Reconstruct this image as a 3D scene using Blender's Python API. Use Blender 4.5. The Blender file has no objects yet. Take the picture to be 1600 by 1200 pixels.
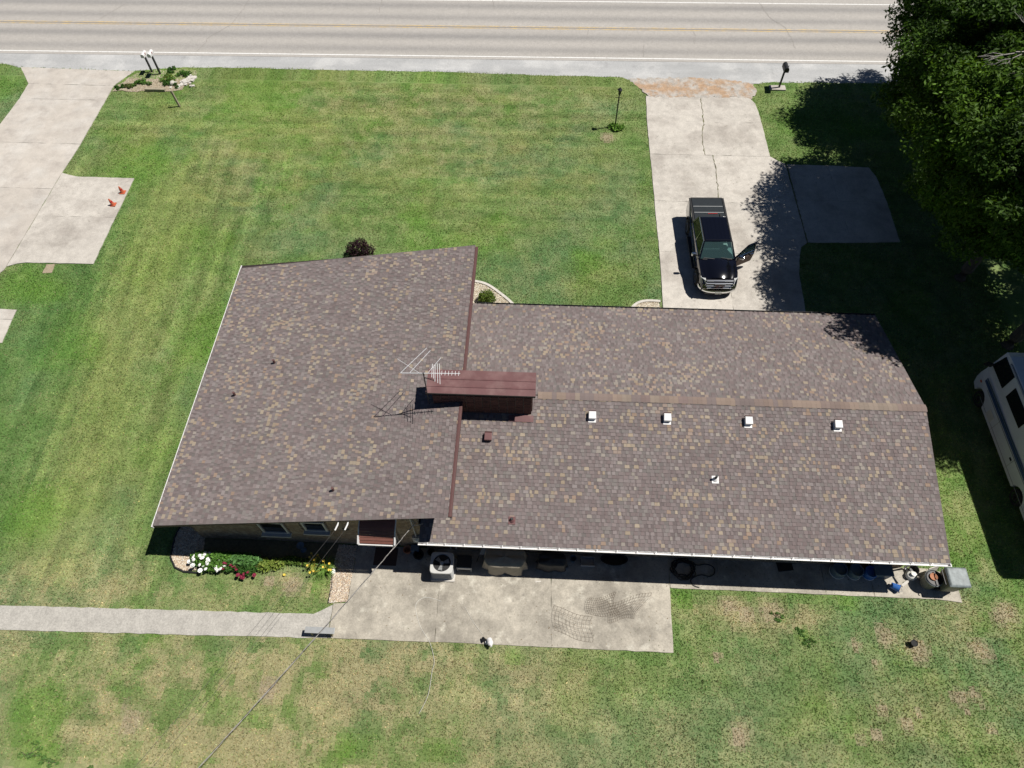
import bpy, bmesh, math, random
import numpy as np
from mathutils import Vector, Matrix

random.seed(7)
RNG = np.random.default_rng(11)
S = bpy.context.scene
COL = S.collection
R = math.radians

# ------------------------------------------------------------------ camera
cam_d = bpy.data.cameras.new("camera")
cam = bpy.data.objects.new("camera", cam_d)
COL.objects.link(cam)
cam_d.sensor_width = 36.0
cam_d.lens = 1076.84 / 1600 * 36.0
cam_d.clip_start = 0.5
cam_d.clip_end = 2000
def cam_axes(p, r, psi):
    c, s = math.cos, math.sin
    Rz = Matrix(((c(psi), -s(psi), 0), (s(psi), c(psi), 0), (0, 0, 1)))
    B = Matrix(((1, 0, 0), (0, -s(p), -c(p)), (0, c(p), -s(p))))
    Rr = Matrix(((c(r), -s(r), 0), (s(r), c(r), 0), (0, 0, 1)))
    return Rr @ B @ Rz
RM = cam_axes(R(57.269), R(-1.0348), R(-3.4737))
cam.matrix_world = Matrix((
    (RM[0][0], -RM[1][0], -RM[2][0], 0.0),
    (RM[0][1], -RM[1][1], -RM[2][1], 0.0),
    (RM[0][2], -RM[1][2], -RM[2][2], 28.0),
    (0, 0, 0, 1)))
S.camera = cam

# ------------------------------------------------------------------ light
SUN_DIR = Vector((-0.52, -0.12, -1.0)).normalized()
elev = math.asin(-SUN_DIR.z)
world = bpy.data.worlds.new("World")
S.world = world
world.use_nodes = True
wn = world.node_tree
bg = wn.nodes["Background"]
sky = wn.nodes.new("ShaderNodeTexSky")
sky.sky_type = 'NISHITA'
sky.sun_disc = False
sky.sun_elevation = elev
sky.sun_rotation = math.atan2(0.52, 0.12)
wn.links.new(sky.outputs[0], bg.inputs[0])
sky.altitude = 2500
sky.air_density = 0.6
sky.dust_density = 0.1
sky.ozone_density = 1.6
bg.inputs[1].default_value = 0.05
sun_d = bpy.data.lights.new("sun", 'SUN')
sun_d.energy = 5.0
sun_d.angle = R(0.5)
sun_d.color = (1.0, 0.955, 0.89)
sun = bpy.data.objects.new("sun", sun_d)
COL.objects.link(sun)
sun.rotation_euler = SUN_DIR.to_track_quat('-Z', 'Y').to_euler()
sun.location = (20, 10, 60)
S.view_settings.view_transform = 'Standard'
S.view_settings.look = 'None'
S.view_settings.exposure = 0.1
S.view_settings.gamma = 1.0
S.view_settings.use_curve_mapping = False
S.render.engine = 'CYCLES'
S.cycles.max_bounces = 6
S.cycles.transparent_max_bounces = 8

# ------------------------------------------------------------------ materials
def mat(name, col, rough=0.8, noise=None, bump=None, metallic=0.0, coat=0.0, attr=False, spec=0.5, noise2=None, tint=None, rnd=0.0):
    """noise = (scale, amount) multiplies the colour; tint = (scale, colour, lo, hi) blends a second colour in patches."""
    m = bpy.data.materials.new(name)
    m.use_nodes = True
    nt = m.node_tree
    N, L = nt.nodes, nt.links
    p = N["Principled BSDF"]
    p.inputs["Roughness"].default_value = rough
    p.inputs["Metallic"].default_value = metallic
    p.inputs["Specular IOR Level"].default_value = spec
    if coat:
        p.inputs["Coat Weight"].default_value = coat
        p.inputs["Coat Roughness"].default_value = 0.06
    if attr:
        a = N.new("ShaderNodeAttribute")
        a.attribute_name = "col"
        out = a.outputs["Color"]
    else:
        c = N.new("ShaderNodeRGB")
        c.outputs[0].default_value = (*col, 1)
        out = c.outputs[0]
    tc = N.new("ShaderNodeTexCoord")
    geo = N.new("ShaderNodeNewGeometry")
    pos = geo.outputs["Position"]
    if tint:
        for t in (tint if isinstance(tint, list) else [tint]):
            n = N.new("ShaderNodeTexNoise")
            n.inputs["Scale"].default_value = t[0]
            n.inputs["Detail"].default_value = 6
            n.inputs["Roughness"].default_value = 0.62
            L.new(pos, n.inputs["Vector"])
            mr = N.new("ShaderNodeMapRange")
            mr.inputs["From Min"].default_value = t[2]
            mr.inputs["From Max"].default_value = t[3]
            mr.inputs["To Max"].default_value = t[4] if len(t) > 4 else 1.0
            L.new(n.outputs["Fac"], mr.inputs["Value"])
            mx = N.new("ShaderNodeMix")
            mx.data_type = 'RGBA'
            L.new(mr.outputs[0], mx.inputs["Factor"])
            L.new(out, mx.inputs["A"])
            mx.inputs["B"].default_value = (*t[1], 1)
            out = mx.outputs["Result"]
    for nz in (noise, noise2):
        if nz:
            n = N.new("ShaderNodeTexNoise")
            n.inputs["Scale"].default_value = nz[0]
            n.inputs["Detail"].default_value = 5
            n.inputs["Roughness"].default_value = 0.65
            if len(nz) > 2:
                mp = N.new("ShaderNodeMapping")
                mp.inputs["Scale"].default_value = nz[2]
                L.new(pos, mp.inputs["Vector"])
                L.new(mp.outputs[0], n.inputs["Vector"])
            else:
                L.new(pos, n.inputs["Vector"])
            mr = N.new("ShaderNodeMapRange")
            mr.inputs["From Min"].default_value = 0.25
            mr.inputs["From Max"].default_value = 0.75
            mr.inputs["To Min"].default_value = 1 - nz[1]
            mr.inputs["To Max"].default_value = 1 + nz[1]
            L.new(n.outputs["Fac"], mr.inputs["Value"])
            vm = N.new("ShaderNodeVectorMath")
            vm.operation = 'SCALE'
            L.new(out, vm.inputs[0])
            L.new(mr.outputs[0], vm.inputs["Scale"])
            out = vm.outputs[0]
    if rnd:
        oi = N.new("ShaderNodeObjectInfo")
        mr = N.new("ShaderNodeMapRange")
        mr.inputs["To Min"].default_value = 1 - rnd
        mr.inputs["To Max"].default_value = 1 + rnd
        L.new(oi.outputs["Random"], mr.inputs["Value"])
        vm = N.new("ShaderNodeVectorMath")
        vm.operation = 'SCALE'
        L.new(out, vm.inputs[0])
        L.new(mr.outputs[0], vm.inputs["Scale"])
        out = vm.outputs[0]
    L.new(out, p.inputs["Base Color"])
    if bump:
        n = N.new("ShaderNodeTexNoise")
        n.inputs["Scale"].default_value = bump[0]
        n.inputs["Detail"].default_value = 4
        L.new(pos, n.inputs["Vector"])
        b = N.new("ShaderNodeBump")
        b.inputs["Strength"].default_value = bump[1]
        b.inputs["Distance"].default_value = bump[2] if len(bump) > 2 else 0.02
        L.new(n.outputs["Fac"], b.inputs["Height"])
        L.new(b.outputs[0], p.inputs["Normal"])
    return m

def leaf_mat(name, trans=0.35, gloss=0.35):
    m = bpy.data.materials.new(name)
    m.use_nodes = True
    nt = m.node_tree
    N, L = nt.nodes, nt.links
    p = N["Principled BSDF"]
    a = N.new("ShaderNodeAttribute"); a.attribute_name = "col"
    L.new(a.outputs["Color"], p.inputs["Base Color"])
    p.inputs["Roughness"].default_value = 0.55
    p.inputs["Specular IOR Level"].default_value = gloss
    t = N.new("ShaderNodeBsdfTranslucent")
    vm = N.new("ShaderNodeVectorMath"); vm.operation = 'MULTIPLY'
    vm.inputs[1].default_value = (1.3, 1.25, 0.5)
    L.new(a.outputs["Color"], vm.inputs[0])
    L.new(vm.outputs[0], t.inputs["Color"])
    mx = N.new("ShaderNodeMixShader"); mx.inputs[0].default_value = trans
    L.new(p.outputs[0], mx.inputs[1]); L.new(t.outputs[0], mx.inputs[2])
    L.new(mx.outputs[0], N["Material Output"].inputs["Surface"])
    return m

def glass_mat(name, tint, clear, diffuse_col=(0.01, 0.014, 0.015)):
    m = bpy.data.materials.new(name)
    m.use_nodes = True
    nt = m.node_tree
    N, L = nt.nodes, nt.links
    N.remove(N["Principled BSDF"])
    g = N.new("ShaderNodeBsdfGlossy"); g.inputs["Roughness"].default_value = 0.03
    t = N.new("ShaderNodeBsdfTransparent"); t.inputs["Color"].default_value = (*tint, 1)
    d = N.new("ShaderNodeBsdfDiffuse"); d.inputs["Color"].default_value = (*diffuse_col, 1)
    f = N.new("ShaderNodeFresnel"); f.inputs["IOR"].default_value = 1.5
    m0 = N.new("ShaderNodeMixShader"); m0.inputs[0].default_value = clear
    L.new(d.outputs[0], m0.inputs[1]); L.new(t.outputs[0], m0.inputs[2])
    m1 = N.new("ShaderNodeMixShader")
    L.new(f.outputs[0], m1.inputs[0]); L.new(m0.outputs[0], m1.inputs[1]); L.new(g.outputs[0], m1.inputs[2])
    L.new(m1.outputs[0], N["Material Output"].inputs["Surface"])
    return m

M = {}
M['lawn'] = mat('lawn_soil', (0, 0, 0), 0.95, noise=(9.0, 0.25), noise2=(55.0, 0.45), attr=True, bump=(60, 0.5, 0.03), spec=0.1)
M['blade'] = leaf_mat('grass_blade', 0.25, 0.2)
M['leaf'] = leaf_mat('leaf', 0.3, 0.15)
M['far'] = mat('far_ground', (0.06, 0.1, 0.03), 0.95, noise=(0.5, 0.4))
M['conc'] = mat('concrete', (0.50, 0.468, 0.42), 0.9, noise=(2.2, 0.16), noise2=(20.0, 0.2), tint=[(0.5, (0.34, 0.31, 0.275), 0.45, 0.66, 0.85), (1.7, (0.53, 0.50, 0.44), 0.55, 0.75, 0.7), (3.0, (0.27, 0.24, 0.21), 0.62, 0.73, 0.7)], bump=(70, 0.2, 0.01), rnd=0.05)
M['conc_pink'] = mat('pinkish_concrete', (0.49, 0.45, 0.40), 0.9, noise=(1.3, 0.13), noise2=(22.0, 0.14), tint=[(0.5, (0.54, 0.515, 0.475), 0.45, 0.65, 0.7), (0.9, (0.37, 0.335, 0.30), 0.5, 0.68, 0.7), (3.5, (0.3, 0.27, 0.24), 0.64, 0.74, 0.6)], bump=(70, 0.15, 0.01), rnd=0.04)
M['conc_patio'] = mat('stained_patio_concrete', (0.43, 0.395, 0.33), 0.92, noise=(2.8, 0.2), noise2=(18.0, 0.22), tint=[(0.42, (0.235, 0.215, 0.18), 0.42, 0.62, 0.9), (4.0, (0.2, 0.185, 0.16), 0.6, 0.72, 0.6), (1.6, (0.56, 0.53, 0.45), 0.56, 0.70, 0.85)], bump=(60, 0.25, 0.01), rnd=0.03)
M['conc_walk'] = mat('exposed_aggregate_concrete', (0.41, 0.392, 0.355), 0.95, noise=(2.0, 0.16), noise2=(18.0, 0.3), bump=(55, 0.4, 0.015))
M['asphalt'] = mat('worn_road_surface', (0, 0, 0), 0.93, noise=(2.5, 0.06), noise2=(14.0, 0.2), bump=(40, 0.3, 0.015), attr=True)
M['shoulder'] = mat('shoulder_gravel_asphalt', (0.39, 0.395, 0.395), 0.95, noise=(1.0, 0.14, (0.15, 1, 1)), noise2=(26.0, 0.25), tint=[(0.35, (0.52, 0.52, 0.51), 0.48, 0.62, 0.7), (0.8, (0.25, 0.25, 0.25), 0.6, 0.72, 0.6)], bump=(45, 0.35, 0.02))
M['white_line'] = mat('white_road_paint', (0.72, 0.72, 0.70), 0.7, noise=(14, 0.15), tint=(7, (0.45, 0.43, 0.4), 0.52, 0.7, 0.8))
M['yellow_line'] = mat('yellow_road_paint', (0.56, 0.42, 0.2), 0.8, noise=(6, 0.2), tint=[(1.6, (0.42, 0.38, 0.33), 0.42, 0.6, 0.95), (9, (0.42, 0.38, 0.33), 0.5, 0.65, 0.8)])
M['tar'] = mat('tar_crack', (0.27, 0.25, 0.23), 0.9, noise=(20, 0.3))
M['orange_dirt'] = mat('orange_gravel', (0.40, 0.275, 0.18), 0.95, noise=(3, 0.25), noise2=(18, 0.35), tint=[(0.9, (0.41, 0.385, 0.35), 0.42, 0.56, 1.0), (2.2, (0.33, 0.2, 0.11), 0.55, 0.7, 0.8)], bump=(40, 0.4, 0.02))
M['dirt'] = mat('dirt', (0.15, 0.13, 0.075), 1.0, noise=(8, 0.4))
M['tan_dirt'] = mat('tan_bare_soil', (0.33, 0.27, 0.19), 1.0, noise=(14, 0.3))
M['shingle'] = mat('asphalt_shingle', (0, 0, 0), 0.95, noise=(60, 0.12), noise2=(0.35, 0.07), attr=True, spec=0.15)
M['trim'] = mat('maroon_metal_trim', (0.12, 0.058, 0.054), 0.55, noise=(3, 0.1))
M['fascia'] = mat('dark_brown_fascia', (0.035, 0.024, 0.022), 0.7)
M['soffit'] = mat('brown_soffit', (0.10, 0.07, 0.055), 0.8)
M['white'] = mat('white_painted_metal', (0.70, 0.69, 0.68), 0.5, noise=(5, 0.08))
M['off_white'] = mat('off_white_plastic', (0.66, 0.65, 0.6), 0.5, noise=(6, 0.08))
M['brick'] = mat('brown_wall_brick', (0.25, 0.185, 0.125), 0.9, noise=(6, 0.3), tint=(3.0, (0.33, 0.27, 0.19), 0.45, 0.6, 0.8), bump=(50, 0.3))
M['chim_brick'] = mat('dark_red_chimney_brick', (0.10, 0.04, 0.032), 0.9, noise=(9, 0.3), bump=(50, 0.3), rnd=0.3)
M['light_mortar'] = mat('light_mortar', (0.42, 0.36, 0.32), 0.95, noise=(20, 0.15))
M['mortar'] = mat('mortar', (0.37, 0.32, 0.27), 0.95, noise=(20, 0.15))
M['cap'] = mat('maroon_sheet_metal', (0.145, 0.068, 0.068), 0.5, noise=(2.5, 0.14), tint=(1.4, (0.2, 0.115, 0.11), 0.5, 0.65, 0.7), spec=0.4)
M['pane'] = mat('dark_window_pane', (0.012, 0.014, 0.016), 0.06, spec=0.6)
M['frame'] = mat('grey_window_frame', (0.42, 0.43, 0.42), 0.6)
M['brown_metal'] = mat('brown_awning_metal', (0.20, 0.082, 0.062), 0.55, noise=(5, 0.12))
M['grey_metal'] = mat('grey_metal', (0.36, 0.37, 0.37), 0.5, noise=(8, 0.1), metallic=0.2)
M['ac'] = mat('beige_grey_metal', (0.52, 0.52, 0.50), 0.5, noise=(9, 0.07))
M['dark_metal'] = mat('dark_metal', (0.03, 0.032, 0.034), 0.5)
M['black'] = mat('black_plastic', (0.018, 0.018, 0.019), 0.5)
M['rubber'] = mat('black_rubber', (0.02, 0.02, 0.02), 0.85)
M['alu'] = mat('bright_aluminium', (0.8, 0.8, 0.8), 0.35, metallic=0.35)
M['chrome'] = mat('chrome', (0.75, 0.76, 0.78), 0.12, metallic=1.0)
M['paint'] = mat('black_car_paint', (0.003, 0.003, 0.006), 0.12, coat=1.0, spec=0.5)
M['tonneau'] = mat('charcoal_bed_cover', (0.02, 0.025, 0.03), 0.6, noise=(6, 0.15), spec=0.2)
M['headlamp'] = mat('headlamp_lens', (0.55, 0.56, 0.55), 0.12, coat=1.0)
M['red_plastic'] = mat('red_plastic', (0.42, 0.03, 0.03), 0.4)
M['orange'] = mat('orange_cone_plastic', (0.55, 0.13, 0.06), 0.6, noise=(7, 0.15))
M['seat'] = mat('grey_seat_cloth', (0.36, 0.40, 0.38), 0.9)
M['glass'] = glass_mat('windshield_glass', (0.75, 0.95, 0.92), 0.72, (0.10, 0.19, 0.19))  # teal diffuse share paints the sky reflection into the glass
M['tint_glass'] = glass_mat('tinted_glass', (0.12, 0.14, 0.12), 0.4)
M['rv'] = mat('white_camper_gelcoat', (0.72, 0.75, 0.78), 0.3, noise=(1.5, 0.05), coat=0.4)
M['blue_stripe'] = mat('navy_stripe', (0.05, 0.09, 0.2), 0.4)
M['tarp'] = mat('taupe_cover_cloth', (0.33, 0.29, 0.225), 0.85, noise=(7, 0.15))
M['tarp_dark'] = mat('black_cover_cloth', (0.03, 0.03, 0.032), 0.7, noise=(6, 0.2))
M['blue'] = mat('blue_plastic', (0.03, 0.13, 0.42), 0.45, noise=(6, 0.1))
M['slate_blue'] = mat('blue_grey_plastic', (0.09, 0.135, 0.19), 0.5, noise=(6, 0.15))
M['bark'] = mat('bark', (0.11, 0.09, 0.065), 0.95, noise=(6, 0.35), bump=(14, 0.8, 0.05))
M['dead'] = mat('bare_grey_wood', (0.33, 0.31, 0.28), 0.9)
M['wood'] = mat('weathered_wood', (0.33, 0.29, 0.21), 0.9, noise=(5, 0.2))
M['stone'] = mat('pale_stone', (0.55, 0.52, 0.47), 0.9, noise=(8, 0.2), bump=(20, 0.4))
M['dash'] = mat('grey_green_dashboard', (0.17, 0.235, 0.235), 0.7)  # dash lightened towards teal in place of sky reflected in the windshield
M['pebble'] = mat('pea_gravel', (0, 0, 0), 0.85, attr=True)
M['rust'] = mat('rusty_wire', (0.14, 0.105, 0.075), 0.8)
M['cable'] = mat('grey_cable', (0.36, 0.34, 0.32), 0.6)
M['black_cable'] = mat('black_cable', (0.02, 0.02, 0.02), 0.6)
M['mat_brown'] = mat('brown_door_mat', (0.09, 0.055, 0.04), 1.0)
M['clay'] = mat('terracotta', (0.40, 0.18, 0.10), 0.85)
M['bin_lid'] = mat('grey_bin_lid', (0.22, 0.25, 0.255), 0.55, noise=(5, 0.4), spec=0.4)
M['bin'] = mat('olive_grey_bin', (0.20, 0.19, 0.15), 0.55, noise=(8, 0.1))
M['flower_white'] = mat('white_petals', (0.82, 0.82, 0.80), 0.7)
M['flower_red'] = mat('crimson_petals', (0.22, 0.014, 0.045), 0.7)
M['flower_yellow'] = mat('yellow_petals', (0.75, 0.55, 0.08), 0.7)
M['tarpaper'] = mat('plywood_deck', (0.12, 0.10, 0.09), 0.9)

# ------------------------------------------------------------------ mesh helpers
def tag(o, label=None, cat=None, group=None, kind=None):
    if label: o['label'] = label
    if cat: o['category'] = cat
    if group: o['group'] = group
    if kind: o['kind'] = kind
    return o

def empty(name, loc, label, cat, rz=0.0, group=None):
    o = bpy.data.objects.new(name, None)
    o.empty_display_size = 0.2
    o.location = loc
    o.rotation_euler = (0, 0, rz)
    COL.objects.link(o)
    return tag(o, label, cat, group)

class MB:
    def __init__(self):
        self.bm = bmesh.new()
    def poly(self, pts):
        vs = [self.bm.verts.new(p) for p in pts]
        self.bm.faces.new(vs)
        return self
    def box(self, c, s, rz=0.0, mtx=None, taper=None):
        hx, hy, hz = s[0] / 2, s[1] / 2, s[2] / 2
        vs = []
        for z in (-hz, hz):
            t = 1.0 if (z < 0 or not taper) else taper
            for x, y in ((-hx, -hy), (hx, -hy), (hx, hy), (-hx, hy)):
                v = Vector((x * t, y * t, z))
                if mtx is not None: v = mtx @ v
                elif rz: v = Matrix.Rotation(rz, 3, 'Z') @ v
                vs.append(self.bm.verts.new(v + Vector(c)))
        for f in ((3, 2, 1, 0), (4, 5, 6, 7), (0, 1, 5, 4), (1, 2, 6, 5), (2, 3, 7, 6), (3, 0, 4, 7)):
            self.bm.faces.new([vs[i] for i in f])
        return self
    def hexa(self, b, t):
        vs = [self.bm.verts.new(p) for p in list(b) + list(t)]
        n = len(b)
        self.bm.faces.new(vs[:n][::-1]); self.bm.faces.new(vs[n:])
        for i in range(n):
            j = (i + 1) % n
            self.bm.faces.new([vs[i], vs[j], vs[n + j], vs[n + i]])
        return self
    def prism(self, pts, z0, z1):
        return self.hexa([(x, y, z0) for x, y in pts], [(x, y, z1) for x, y in pts])
    def tube(self, pts, r, n=6, cap=True):
        pts = [Vector(p) for p in pts]
        rs = r if isinstance(r, (list, tuple)) else [r] * len(pts)
        rings = []
        for i, p in enumerate(pts):
            d = (pts[min(i + 1, len(pts) - 1)] - pts[max(i - 1, 0)])
            d = d.normalized() if d.length > 1e-9 else Vector((0, 0, 1))
            a = d.cross(Vector((0, 0, 1)))
            if a.length < 0.05: a = d.cross(Vector((1, 0, 0)))
            a.normalize(); b = d.cross(a)
            rings.append([self.bm.verts.new(p + (a * math.cos(2 * math.pi * k / n) + b * math.sin(2 * math.pi * k / n)) * rs[i]) for k in range(n)])
        for i in range(len(rings) - 1):
            for k in range(n):
                self.bm.faces.new([rings[i][k], rings[i][(k + 1) % n], rings[i + 1][(k + 1) % n], rings[i + 1][k]])
        if cap:
            self.bm.faces.new(rings[0][::-1]); self.bm.faces.new(rings[-1])
        return self
    def lathe(self, prof, c=(0, 0, 0), n=20, mtx=None, caps=True, sx=1.0, sy=1.0):
        rings = []
        for r, z in prof:
            ring = []
            for k in range(n):
                v = Vector((r * math.cos(2 * math.pi * k / n) * sx, r * math.sin(2 * math.pi * k / n) * sy, z))
                if mtx is not None: v = mtx @ v
                ring.append(self.bm.verts.new(v + Vector(c)))
            rings.append(ring)
        for i in range(len(rings) - 1):
            for k in range(n):
                self.bm.faces.new([rings[i][k], rings[i][(k + 1) % n], rings[i + 1][(k + 1) % n], rings[i + 1][k]])
        if caps:
            self.bm.faces.new(rings[0][::-1]); self.bm.faces.new(rings[-1])
        return self
    def grid(self, P):
        V = [[self.bm.verts.new(p) for p in row] for row in P]
        for i in range(len(V) - 1):
            for j in range(len(V[0]) - 1):
                self.bm.faces.new([V[i][j], V[i][j + 1], V[i + 1][j + 1], V[i + 1][j]])
        return self
    def build(self, name, m, parent=None, smooth=False, bevel=0.0, loc=None, rz=0.0, seg=2, fix=True):
        if fix: bmesh.ops.recalc_face_normals(self.bm, faces=self.bm.faces[:])
        me = bpy.data.meshes.new(name)
        self.bm.to_mesh(me); self.bm.free()
        o = bpy.data.objects.new(name, me)
        me.materials.append(M[m] if isinstance(m, str) else m)
        COL.objects.link(o)
        if parent is not None: o.parent = parent
        if loc is not None: o.location = loc
        if rz: o.rotation_euler = (0, 0, rz)
        if smooth:
            for p in me.polygons: p.use_smooth = True
        if bevel:
            b = o.modifiers.new('bevel', 'BEVEL'); b.width = bevel; b.segments = seg; b.limit_method = 'ANGLE'; b.angle_limit = R(30)
        return o

def np_mesh(name, V, F, m, cols=None, parent=None, kind=None, smooth=False):
    """V (n,3), F (k,3|4), cols (k,3) per face."""
    V = np.asarray(V, np.float32); F = np.asarray(F, np.int32)
    k, w = F.shape
    me = bpy.data.meshes.new(name)
    me.vertices.add(len(V)); me.vertices.foreach_set('co', V.ravel())
    me.loops.add(k * w); me.loops.foreach_set('vertex_index', F.ravel())
    me.polygons.add(k)
    me.polygons.foreach_set('loop_start', np.arange(0, k * w, w, dtype=np.int32))
    me.polygons.foreach_set('loop_total', np.full(k, w, np.int32))
    if cols is not None:
        a = me.attributes.new('col', 'FLOAT_COLOR', 'FACE')
        c4 = np.ones((k, 4), np.float32); c4[:, :3] = cols
        a.data.foreach_set('color', c4.ravel())
    me.update(calc_edges=True)
    me.validate()
    me.materials.append(M[m] if isinstance(m, str) else m)
    me.polygons.foreach_set('use_smooth', np.full(k, bool(smooth)))
    o = bpy.data.objects.new(name, me)
    COL.objects.link(o)
    if parent is not None: o.parent = parent
    if kind: o['kind'] = kind
    return o

_tab = {}
def vn(x, y, s, seed):
    """value noise 0..1"""
    if seed not in _tab: _tab[seed] = np.random.default_rng(seed).random((64, 64))
    T = _tab[seed]
    u, v = np.asarray(x) / s + 1000.3, np.asarray(y) / s + 1000.7
    iu, iv = np.floor(u).astype(int), np.floor(v).astype(int)
    fu, fv = u - iu, v - iv
    fu = fu * fu * (3 - 2 * fu); fv = fv * fv * (3 - 2 * fv)
    a = T[iu % 64, iv % 64]; b = T[(iu + 1) % 64, iv % 64]; c = T[iu % 64, (iv + 1) % 64]; d = T[(iu + 1) % 64, (iv + 1) % 64]
    return (a * (1 - fu) + b * fu) * (1 - fv) + (c * (1 - fu) + d * fu) * fv
def fbm(x, y, s, seed):
    x = np.asarray(x, float); y = np.asarray(y, float)
    q, p = x * .79 + y * .61, y * .79 - x * .61
    wx = (vn(q, p, s * 0.57, seed + 500) - .5) * s * 0.45; wy = (vn(p + 7.3, q - 3.1, s * 0.63, seed + 600) - .5) * s * 0.45
    x, y = x + wx, y + wy
    out = 0
    for k, (w, d, a) in enumerate(((.45, 1, .6), (.27, 2.13, 1.9), (.17, 4.31, 3.3), (.11, 8.7, 5.1))):
        c, n = math.cos(a + seed), math.sin(a + seed)
        out = out + w * vn(x * c - y * n, x * n + y * c, s / d, seed + k)
    return out
def sstep(a, b, x):
    t = np.clip((x - a) / (b - a), 0, 1)
    return t * t * (3 - 2 * t)
def in_poly(x, y, poly):
    ins = np.zeros(len(x), bool)
    n = len(poly)
    for i in range(n):
        x1, y1 = poly[i]; x2, y2 = poly[(i + 1) % n]
        if y1 == y2: continue
        c = ((y1 > y) != (y2 > y)) & (x < (x2 - x1) * (y - y1) / (y2 - y1) + x1)
        ins ^= c
    return ins

# ------------------------------------------------------------------ ground layout (metres)
CRK_T = [(10.28, 40.82), (10.22, 39.4), (10.2, 38.2), (9.98, 37.2), (9.92, 36.0), (9.95, 35.0)]
CRK_B = [(10.4, 35.0), (10.44, 33.6), (10.33, 31.4), (10.28, 29.0), (10.2, 26.9), (10.12, 22.6)]
def seg(path, y1, y0):
    """points of a crack path between y1 (top) and y0 (bottom)"""
    out = []
    def at(y):
        for (xa, ya), (xb, yb) in zip(path[:-1], path[1:]):
            if yb <= y <= ya: return xa + (xb - xa) * (ya - y) / (ya - yb)
        return path[0][0] if y > path[0][1] else path[-1][0]
    out.append((at(y1), y1))
    out += [p for p in path if y0 < p[1] < y1]
    out.append((at(y0), y0))
    return out
DRIVE = []
for path, ys in ((CRK_T, (40.8, 38.2, 35.0)), (CRK_B, (35.0, 30.9, 26.9, 22.6))):
    for ya, yb in zip(ys[:-1], ys[1:]):
        c = seg(path, ya, yb)
        xl = lambda y: 6.6 + max(0, (y - 39.5)) * 0.07 - max(0, (26.9 - y)) * 0.02
        DRIVE.append([(xl(ya), ya), *c, (xl(yb), yb)])
        if ya > 40: rt = [(13.0, 40.92), (13.45, 40.75), (13.72, 40.2), (13.8, 39.4), (13.83, 38.2)]
        elif ya > 36: rt = [(13.83, 38.2), (13.87, 35.0)]
        elif ya > 34: rt = [(13.9, 35.0), (14.3, 34.62), (14.68, 34.38), (14.72, 32.0), (14.74, 30.9)]
        elif ya > 30: rt = [(14.74, 30.9), (14.78, 27.85), (14.4, 27.5), (14.22, 26.9)]
        else: rt = [(14.22, 26.9), (13.95, 25.6), (13.8, 22.6)]
        DRIVE.append([*c[::-1], *rt][::-1])
PAD = [[(14.78, 31.25), (17.2, 31.25), (17.2, 34.3), (14.76, 34.34)], [(17.2, 31.25), (19.95, 31.2), (19.85, 33.4), (19.6, 34.2), (17.2, 34.3)],
       [(14.83, 27.88), (17.25, 27.95), (17.2, 31.25), (14.78, 31.25)], [(17.25, 27.95), (19.9, 28.1), (19.95, 31.2), (17.2, 31.25)]]
NDRIVE = [[(-36.3, 42.7), (-34.95, 40.85), (-29.02, 40.78), (-28.94, 41.0), (-28.15, 42.45)],
          [(-34.95, 40.85), (-34.85, 39.2), (-29.0, 39.2), (-29.02, 40.78)],
          [(-34.85, 39.2), (-35.0, 34.8), (-28.95, 34.75), (-29.0, 39.2)],
          [(-35.0, 34.8), (-35.1, 30.7), (-29.08, 30.68), (-29.05, 32.0), (-28.95, 34.75)],
          [(-35.1, 30.7), (-35.1, 24.4), (-29.1, 24.3), (-29.08, 30.68)],
          [(-35.1, 24.4), (-35.1, 17.0), (-29.7, 17.0), (-29.5, 23.5), (-29.1, 24.3)],
          [(-29.05, 28.4), (-24.43, 28.45), (-24.47, 31.76), (-28.0, 31.8), (-28.6, 31.95), (-29.05, 32.1)],
          [(-29.07, 24.5), (-28.6, 24.72), (-28.1, 24.82), (-24.36, 24.85), (-24.43, 28.45), (-29.05, 28.4)]]
NWALK = [[(-29.4, 19.4), (-27.0, 19.4), (-27.15, 20.9), (-29.4, 20.9)], [(-29.4, 20.9), (-27.15, 20.9), (-27.18, 21.55), (-29.4, 21.6)]]
PATIO = [[(-7.76, 5.87), (-3.56, 5.9), (-3.62, 9.64), (-7.2, 9.64), (-7.22, 7.25), (-7.78, 7.2)],
         [(-3.56, 5.9), (0.98, 5.9), (0.92, 9.64), (-3.62, 9.64)],
         [(0.98, 5.9), (5.68, 5.9), (5.74, 8.42), (5.76, 9.64), (0.92, 9.64)]]
WALKX = [5.76, 7.75, 10.1, 11.98, 13.9, 16.25, 17.3]
RWALK = [[(a, 8.4), (b, 8.4 if b < 17 else 8.3), (b, 9.64 if b < 17 else 9.4), (a, 9.64)] for a, b in zip(WALKX[:-1], WALKX[1:])]
SIDEW = [(-45, 5.4), (-20.8, 5.62), (-14, 5.74), (-7.78, 5.86), (-7.8, 7.15), (-7.97, 7.05), (-8.5, 6.76), (-14, 6.68), (-21.2, 6.55), (-45, 6.2)]
GRAVEL_PATIO = [(-7.98, 7.22), (-7.24, 7.3), (-7.22, 9.64), (-8.0, 9.64), (-8.08, 8.5)]
GRAVEL_CORNER = [(-14.9, 10.6), (-15.0, 9.7), (-14.92, 8.8), (-14.62, 8.42), (-14.2, 8.27), (-13.75, 8.3), (-13.6, 9.0), (-13.75, 9.7), (-13.95, 10.6)]
BED = [(-13.75, 8.3), (-12.9, 8.4), (-12.5, 8.5), (-11.0, 8.55), (-9.9, 8.85), (-8.9, 8.55), (-8.05, 8.85), (-8.0, 9.68), (-13.8, 9.68), (-13.6, 9.0)]
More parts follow.
